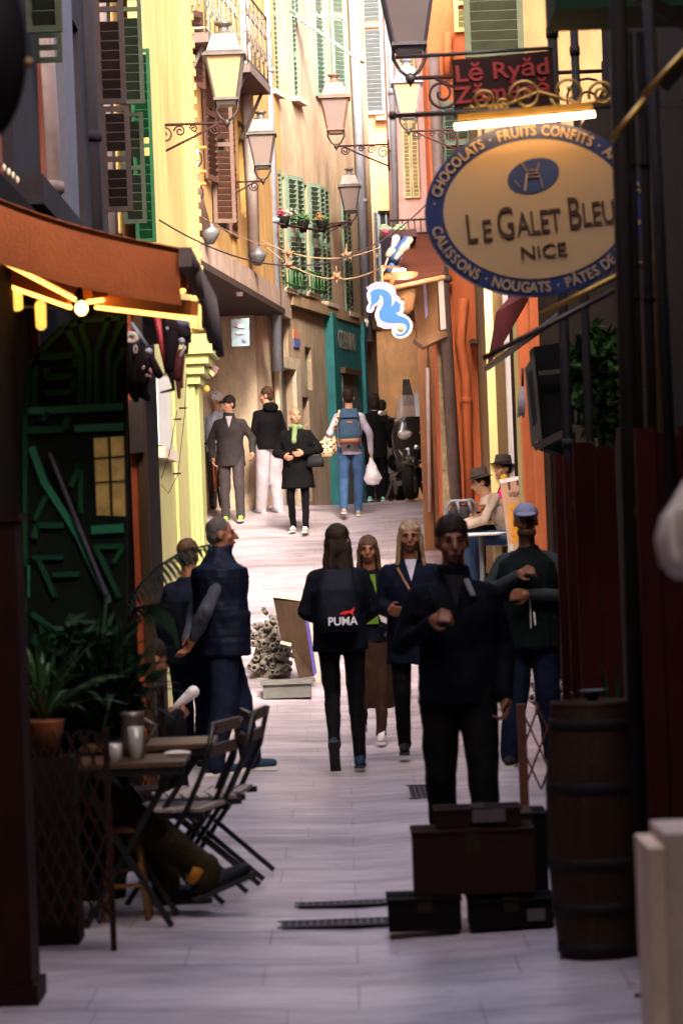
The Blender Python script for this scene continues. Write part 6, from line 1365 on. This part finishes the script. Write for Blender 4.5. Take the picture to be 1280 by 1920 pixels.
# ================================================================ green patterned arched door, left
GD = 13.9; DG = mat('blackish_green_door', (.0015, .004, .0025), .5, .3, 5); GS = mat('green_relief_paint', (.005, .045, .012), .5, .4, 3, col2=(.004, .028, .018))
t = thing('patterned_green_door', 'tall arched dark door with green maze like relief bands and a lit window', 'door', (P(140, 1250, GD).x, GD, 0))
base = [(238, 1560), (42, 1560), (42, 800), (48, 700), (70, 655), (108, 615), (150, 594), (200, 586), (238, 586)]
MB().prism([P(x, y, GD) for x, y in base], (0, .06, 0)).build('leaf', DG, t)
def band(pts, w_=13, m=GS, n=.02):
    mb = MB()
    for (x0, y0), (x1, y1) in zip(pts, pts[1:]):
        a, b = P(x0, y0, GD), P(x1, y1, GD); mb.bar(a + V((0, -n / 2, 0)), b + V((0, -n / 2, 0)), n, w_ / sc(GD), up=(b - a).normalized().cross(V((0, 1, 0))))
    return mb.build('relief_band', m, t)
GSB = mat('teal_relief_paint', (.008, .10, .05), .4, .3, 3)
for pts, w_, m in (([(48, 772), (232, 762)], 14, GSB), ([(66, 762), (66, 672), (142, 666), (142, 690)], 12, GS), ([(86, 738), (138, 735), (138, 706), (88, 708), (88, 690)], 12, GS), ([(122, 606), (152, 668), (152, 758)], 12, GS), ([(150, 600), (168, 665), (168, 758)], 10, GS), ([(206, 592), (182, 660), (182, 758)], 10, GS), ([(232, 596), (204, 664), (204, 758)], 10, GS), ([(234, 652), (216, 690), (216, 752)], 9, GS),
                   ([(50, 808), (120, 804), (130, 780)], 13, GS), ([(140, 804), (232, 800)], 14, GSB), ([(80, 790), (92, 772)], 10, GS), ([(60, 838), (84, 905), (126, 968), (150, 1010), (204, 1128)], 13, GSB), ([(152, 962), (152, 868), (134, 912)], 9, GS), ([(66, 975), (88, 930)], 9, GS), ([(66, 1010), (70, 985), (120, 985)], 11, GS), ([(172, 994), (232, 990)], 16, GSB),
                   ([(62, 1046), (120, 1044)], 9, GS), ([(74, 1052), (104, 1118)], 9, GS), ([(100, 1078), (150, 1076)], 9, GS), ([(176, 1026), (232, 1024), (214, 1056)], 9, GS), ([(182, 1030), (224, 1120)], 9, GS), ([(52, 1120), (52, 1060)], 9, GSB), ([(60, 1150), (100, 1180), (160, 1176)], 10, GS), ([(180, 1180), (230, 1180)], 12, GS)): band(pts, w_, m)
wp = MB(); 
wp.prism([P(176, 822, GD - .004), P(232, 818, GD - .004), P(236, 968, GD - .004), P(182, 966, GD - .004)], (0, .003, 0)); wpo = wp.build('window', mat('warm_lit_pane', (.35, .22, .07), .2, .7, 6, emit=.03, col2=(.06, .035, .01)), t)
MB().bar(P(205, 820, GD - .01), P(210, 968, GD - .01), .012).bar(P(178, 860, GD - .01), P(234, 856, GD - .01), .010).bar(P(180, 905, GD - .01), P(234, 902, GD - .01), .008).build('glazing_bar', DG, wpo)
MB().bar(P(94, 850, GD - .04), P(206, 1130, GD - .04), .014).build('leaning_rod', mat('dark_violet_rod', (.05, .04, .07), .5), t)
band([(48, 1540), (48, 800), (54, 705), (76, 662), (112, 624), (152, 603), (232, 597)], 8)
for ys_ in ((1180, 1240), (1260, 1330)):
    band([(66, ys_[0] + 10), (66, ys_[1]), (140, ys_[1] - 3), (140, ys_[0] + 10), (90, ys_[0] + 12), (90, ys_[1] - 26)], 9); band([(160, ys_[0]), (160, ys_[1]), (226, ys_[1] - 4), (226, ys_[0] + 12), (184, ys_[0] + 12), (184, ys_[1] - 28)], 9)
# shop post beside it
t = thing('timber_shop_post', 'dark red brown timber shopfront post with an edge coloured orange as if lit', 'post', (P(262, 1350, 17).x, 17, 0)); pz = P(262, 560, 17).z
a, b = P(238, 1300, 17).x, P(290, 1300, 17).x
MB().box((a, 17, 0), (b - .09, 17.2, pz)).build('shaft', mat('black_brown_timber', (.005, .003, .0025), .6, .3, 6, streak=True), t)
MB().box((b - .088, 16.98, 0), (b - .045, 17.2, pz)).build('orange_jamb', mat('lit_orange_timber', (.30, .055, .012), .5, .4, 6, streak=True), t); MB().box((b - .043, 16.96, 0), (b, 17.2, pz)).build('brown_edge', mat('brown_timber_edge', (.05, .028, .012), .6, .3, 6, streak=True), t)  # orange wood of the jamb, with the warm light on it put into the colour
MB().prism([P(242, 750, 16.9), P(268, 745, 16.9), P(270, 848, 16.9), P(244, 850, 16.9)], (0, .06, 0)).build('grey_meter_box', mat('grey_meter', (.04, .03, .024), .6), t)
# near dark shopfronts behind
t = thing('dark_shopfront', 'black brown timber shopfront with orange boards behind the patterned door', 'shopfront', (-1.75, 15, 0))
MB().box((-1.97, 9, 0), (-1.55, 24.6, 3.4)).build('dark_front', mat('black_brown_front', (.005, .003, .0025), .9, .3, 5, spec=.08), t)
for x in (30, 62): q = P(x, 650, 14.6); MB().box((q.x - .025, 14.6, 0), (q.x + .03, 14.7, 3.3)).build('orange_board', mat('dull_orange_board', (.06, .015, .004), .6, .3, 6, streak=True), t)
MB().box((-1.56, 16.5, 3.3), (-1.2, 24, 3.42)).build('ledge', DKW, t)
# near red-brown column at the left edge
d = feet_d(40, 1885); t = thing('red_brown_stand_post', 'dark red brown wooden post at the left edge nearest the camera', 'post', (P(20, 1885, d).x, d, 0)); a, b = P(-60, 1600, d).x, P(52, 1600, d).x; zt = P(20, 978, d).z
MB().box((a, d, 0), (b, d + .25, zt)).build('shaft', mat('dark_red_brown_wood', (.016, .0035, .002), .5, .35, 6, .2, 40, streak=True), t); MB().box((a - .02, d - .02, 0), (b + .02, d + .27, .07)).build('base_moulding', mat('dark_red_brown_wood', (.016, .0035, .002), .5), t); MB().box((a - .01, d - .01, zt), (b + .015, d + .26, zt + .03)).build('top_moulding', mat('dark_red_brown_wood', (.016, .0035, .002), .5), t)
# ================================================================ plants on the left
def blade(mb, base, tip, w_, sag, n=9):
    base, tip = V(base), V(tip); rows = []; d = tip - base; side = d.cross(V((0, 0, 1))); side = side.normalized() if side.length > 1e-4 else V((1, 0, 0))
    for i in range(n):
        q = i / (n - 1); p = base.lerp(tip, q) + V((0, 0, sag * 4 * q * (1 - q))); ww = w_ * math.sin(math.pi * min(.999, .12 + q * .86)) ** .8; rows.append([p - side * ww, p - V((0, 0, ww * .35)), p + side * ww])
    mb.sheet(rows, .0015)
r_ = random.Random(11)
c = P(84, 1400, 11.6); t = thing('spiky_potted_plant', 'spiky green plant in an orange pot above the dark lattice screen', 'plant', (c.x, 11.6, 0)); zc = P(84, 1350, 11.6).z
mb = MB()
for i in range(46):
    a = r_.random() * 6.28; L = .16 + .24 * r_.random(); el = r_.random() * 1.2 + .15; blade(mb, (c.x, 11.6, zc), (c.x + L * math.cos(a) * math.cos(el), 11.6 + L * math.sin(a) * math.cos(el) * .6, zc + L * math.sin(el)), .008 + .006 * r_.random(), .05)
mb.build('leaves', LF3, t); MB().lathe([(.055, zc - .15), (.085, zc - .01), (.09, zc), (.075, zc)], (c.x, 11.6, 0), 20).build('pot', mat('terracotta_orange_pot', (.26, .065, .01), .6, .3, 8), t); MB().box((c.x - .12, 11.5, 0), (c.x + .12, 11.75, zc - .151)).build('plinth', DKB, t)
c = P(160, 1330, 13.0); t = thing('dark_foliage_plant', 'mass of dark leaves growing beneath the patterned green door', 'plant', (c.x, 13, 0)); mb = MB()
for i in range(90):
    a = r_.random() * 6.28; L = .22 + .35 * r_.random(); el = r_.random() * 1.3 - .1; bx = c.x + r_.gauss(0, .11); bz = .75 + .2 * r_.random(); blade(mb, (bx, 13, bz), (bx + L * math.cos(a) * math.cos(el), 13 + L * math.sin(a) * math.cos(el) * .6, bz + L * math.sin(el)), .012 + .014 * r_.random(), .07)
leafcloud(mb, (c.x, 13.1, .95), .3, .15, .35, 350, .11, r_); mb.build('leaves', LF2, t); MB().lathe([(.15, 0), (.2, .6), (.22, .62), (.18, .62)], (c.x, 13.05, 0), 20).build('tub', mat('dark_pot', (.012, .007, .006), .7), t)
c = P(236, 1260, 14.6); t = thing('arching_leaf_plant', 'plant with two long arching feathery leaves in front of the standing men', 'plant', (c.x, 14.6, 0)); mb = MB()
def frond(path, w_, m):
    mb = MB(); path = [P(x, y, 14.6) for x, y in path]; n = len(path)
    mb.tube(path, .006, 6)
    for i in range(1, n):
        for s in range(5):
            q = path[i - 1].lerp(path[i], s / 5); d = (path[i] - path[i - 1]).normalized(); k = (i - 1 + s / 5) / (n - 1); L = w_ * math.sin(math.pi * min(.97, .1 + .88 * k)) + .02
            for sg in (-1, 1): e = q + (d * .55 + V((0, sg * .9, -.55 + .35 * sg))).normalized() * L; blade(mb, q, e, .012, .01, 5)
    return mb.build('frond', m, t)
GLF = mat('grey_green_frond', (.02, .028, .02), .3, .4, 6)
frond([(236, 1140), (262, 1096), (300, 1060), (345, 1032), (400, 1020)], .17, GLF)
frond([(232, 1180), (258, 1140), (296, 1132), (324, 1160), (334, 1215)], .16, LF2); frond([(232, 1200), (205, 1130), (160, 1110)], .14, LF2)
MB().tube([(c.x, 14.6, .3), P(236, 1140, 14.6)], .012, 8).tube([(c.x, 14.6, .3), P(232, 1180, 14.6)], .01, 8).tube([(c.x, 14.6, .3), P(232, 1200, 14.6)], .01, 8).build('stem', LF2, t); MB().lathe([(.12, 0), (.16, .34), (.17, .36), (.14, .36)], (c.x, 14.6, 0), 20).build('pot', mat('dark_pot', (.012, .007, .006), .7), t)
# ================================================================ hanging clutter under the awning
OD = 16.2
cl = mat('black_brown_cloth', (.014, .008, .010), .9); iv = mat('aged_ivory', (.38, .32, .28), .6, .2, 10); rd = mat('dark_red_cloth', (.10, .008, .012), .8)
def orn(name, label, cat, px, py, parts):
    c = P(px, py, OD); t = thing(name, label, cat, c, 0, 'ornaments hanging under the orange awning')
    for nm, fn, m in parts: mb = MB(); fn(mb); mb.build(nm, m, t)
    return t
q = lambda x, y, dd=0: P(x, y, OD + dd)
orn('hanging_mask', 'pale ring faced mask hanging left of the grey staff', 'mask', 247, 634, (('face', lambda m: m.tube([q(247 + 9 * math.cos(a * .45), 634 + 8 * math.sin(a * .45)) for a in range(14)], .018, 8, True), iv), ('beard', lambda m: [m.cap(q(246 + k * 3, 646), .02, q(244 + k * 4, 700 + 6 * (k % 3), .05), .03) for k in range(6)], cl), ('ring', lambda m: m.tube([q(254 + 3 * math.cos(a * .45), 655 + 7 * math.sin(a * .45), -.03) for a in range(14)], .006, 6, True), iv)))
orn('hanging_staff', 'slanting grey staff with a round white knob', 'staff', 266, 640, (('shaft', lambda m: m.tube([q(246, 606), q(277, 652)], .014, 8), ZINC), ('knob', lambda m: m.ell(q(279, 659), .022, .02, .022), mat('pearl_knob', (.3, .29, .34), .3)), ('drape', lambda m: m.cap(q(284, 672), .02, q(298, 702), .026), cl)))
orn('red_ribbon_pole', 'dark red slanting ribbon pole among the hanging ornaments', 'pole', 303, 640, (('ribbon', lambda m: m.tube([q(294, 588), q(303, 645), q(311, 692)], [.02, .017, .010], 8), mat('crimson_ribbon', (.28, .01, .02), .6)), ('leaf_tip', lambda m: [m.cap(q(311, 690), .006, q(311 + k * 4, 706), .003) for k in (-1, 0, 1)], iv)))
orn('hanging_puppet', 'black and red hanging witch puppet with a pale round face', 'puppet', 334, 650, (('cloak', lambda m: [m.cap(q(322, 612), .05, q(348, 628), .035), m.cap(q(324, 625), .05, q(318, 690), .03), m.cap(q(350, 632), .016, q(350, 660), .012), m.cap(q(318, 690), .02, q(326, 730), .008), m.cap(q(326, 730), .01, q(302, 736), .006)], cl), ('face', lambda m: m.ell(q(341, 640, -.04), .02, .018, .022), mat('pearl_knob', (.3, .29, .34), .3)), ('skirt', lambda m: m.cap(q(338, 664), .03, q(334, 706), .03), rd), ('legs', lambda m: [m.cap(q(334, 706), .018, q(336, 745), .010), m.cap(q(340, 700), .012, q(341, 725), .010)], mat('rust_cloth', (.18, .05, .02), .8)), ('scarf', lambda m: m.cap(q(346, 652, -.03), .012, q(339, 668, -.03), .009), iv)))
orn('blue_glass_ornament', 'dark blue hat shaped ornament at the street end of the hanging row', 'ornament', 331, 612, (('hat', lambda m: m.cap(q(320, 606), .03, q(346, 610), .03), mat('navy_felt', (.03, .035, .08), .6)), ('bead', lambda m: m.ell(q(315, 616, -.03), .016, .016, .016), mat('pearl_knob', (.3, .29, .34), .3))))
orn('dark_mesh_bundle', 'dark tangled bundle with pink bits hanging by the shop post', 'ornament', 262, 710, (('bundle', lambda m: [m.cap(q(240 + rnd.random() * 34, 660 + rnd.random() * 80, .1), .03, q(244 + rnd.random() * 34, 670 + rnd.random() * 80, .1), .02) for _ in range(22)], cl), ('pink_bits', lambda m: [m.ell(q(268 + rnd.random() * 16, 684 + rnd.random() * 24), .008, .008, .010) for _ in range(7)], mat('pink_bits', (.5, .25, .22), .6))))
for i, (x, y, lab) in enumerate(((77, 592, 'long amber lantern tube hanging left of the glowing bulb'), (26, 560, 'square amber lantern hanging at the left edge'))):
    c = P(x, y, 13.9); t = thing('amber_lantern', lab, 'lantern', c, 0, 'amber lanterns under the orange awning'); MB().lathe([(.012, -.07), (.026, -.055), (.028, .055), (.014, .075)] if i == 0 else [(.03, -.06), (.045, -.05), (.045, .05), (.02, .06)], c, 12).build('shade', mat('amber_shade', (.8, .45, .08), .4, emit=.25), t); MB().tube([c + V((0, 0, .07)), c + V((0, 0, .25))], .003, 5).build('cord', IRON, t)
MB_ = MB().tube([P(0, 574, 13.95), P(130, 578, 13.95)], .008, 6).build('hanging_rail', mat('navy_rail', (.03, .03, .07), .5)); tag(MB_, 'dark blue rail carrying the amber lanterns', 'rail')
# fairy wire on the lime wall
o = MB().tube([P(332, 770, 25.5), P(318, 850, 25.5), P(300, 905, 25.5), P(316, 925, 25.5), P(334, 890, 25.6), P(346, 780, 25.7), P(350, 700, 25.8)], .004, 5).build('thin_wire', CB); tag(o, 'thin looping wire in front of the lime painted wall', 'wire')
for x, y, lab in ((344, 765, 'tiny dark clip on the wire beside the puppet'), (333, 786, 'tiny dark clip halfway down the wire'), (332, 888, 'tiny dark clip at the bottom of the wire')):
    c = P(x, y, 25.4); t = thing('wire_clip', lab, 'clip', c, 0, 'small clips on the thin wire'); MB().cap(c - V((.03, 0, 0)), .009, c + V((.03, 0, 0)), .008).build('body', CB, t)
# camera like box and lamp on the brown wall
t = thing('wall_floodlight', 'brown wall floodlight above the cyclist', 'floodlight', P(395, 700, 29.8)); MB().prism([P(384, 690, 29.8), P(392, 676, 29.8), P(411, 690, 29.8), P(403, 706, 29.8)], (0, .15, 0)).build('housing', mat('brown_housing', (.10, .05, .04), .5), t); MB().prism([P(384, 692, 29.79), P(388, 686, 29.79), P(402, 700, 29.79), P(399, 706, 29.79)], (0, .009, 0)).build('glass', mat('yellow_glass', (.6, .5, .2), .2), t)
t = thing('round_wall_ornaments', 'pale and orange round ornaments on the pilaster edge', 'ornament', P(380, 720, 29.9)); MB().ell(P(371, 714, 29.9), .035, .03, .05).build('pale_disc', mat('pale_disc', (.45, .38, .30), .6), t); MB().ell(P(387, 729, 29.9), .035, .03, .04).build('orange_disc', mat('orange_disc', (.6, .35, .06), .6), t)
# ================================================================ nearest blurred things
NB = 5.0; c = P(1275, 1010, NB); t = thing('pale_cloth_bundle', 'blurred cream cloth bundle at the right edge', 'parasol', (c.x, NB, c.z)); cm = mat('cream_canvas', (.88, .72, .58), .8, .15, 9, .2, 40)
MB().loft([(P(1278, 1085, NB), .012, .02), (P(1268, 1060, NB), .030, .04), (P(1272, 1010, NB), .042, .05), (P(1280, 970, NB), .040, .05), (P(1296, 930, NB), .03, .04), (P(1310, 890, NB), .02, .03)], 18).build('folded_canvas', cm, t)
MB().cap(P(1258, 970, NB - .03), .012, P(1268, 1050, NB - .05), .014).cap(P(1276, 960, NB - .05), .012, P(1284, 1050, NB - .05), .014).build('fold', cm, t)
MB().tube([P(1300, 1080, NB), (P(1300, 1080, NB).x, NB, 0)], .012, 8).build('pole', DKB, t)
BD = 6.2; t = thing('pale_wooden_board', 'blurred pale wooden board standing at the lower right corner', 'board', (P(1260, 1900, BD).x, BD, 0)); pw = mat('pale_grey_wood', (.62, .45, .34), .6, .3, 6, .2, 40, streak=True)
a = P(1221, 1750, BD).x; b = P(1262, 1750, BD).x; zt = P(1240, 1590, BD).z; MB().box((a, BD, 0), (a + .035, BD + .3, zt)).build('edge', mat('cream_board_edge', (.85, .62, .42), .6), t); MB().box((a + .036, BD - .01, 0), (a + .3, BD + .3, zt + .03)).build('boards', pw, t)
c = P(-38, 88, 7); t = thing('round_dark_sign', 'blurred round black object hanging at the top left corner', 'sign', c); M = Matrix.Translation(c) @ Matrix.Rotation(R(90), 4, 'X'); MB().lathe([(.11, -.03), (.118, 0), (.11, .03)], (0, 0, 0), 32, M @ Matrix.Diagonal((1, 2.0, 1, 1))).build('disc', mat('black_enamel', (.008, .007, .008), .4), t); MB().ell(P(54, 118, 6.95), .012, .012, .012).build('gold_glint', GOLD, t)  # gold glint beside the dark disc built as a small gilded ball
MB().bar(c + V((0, 0, .2)), c + V((-.3, 0, .3)), .02).build('arm', IRON, t)
o = MB().ell(P(1204, 1866, feet_d(1204, 1868)), .03, .02, .01).build('fallen_red_leaf', rd); tag(o, 'small dark red scrap lying on the paving at lower right', 'scrap')
t = thing('bulb_string', 'short string of pale bulbs at the left edge above the awning', 'string lights', P(20, 325, 14)); MB().tube([P(-10, 300, 14), P(15, 318, 14), P(42, 345, 14)], .005, 6).build('wire', CB, t)
for x, y in ((8, 310), (17, 318), (25, 325), (33, 333)): MB().ell(P(x, y + 4, 13.97), .009, .009, .018).build('bulb', mat('pale_bulb', (.8, .7, .5), .3), t)
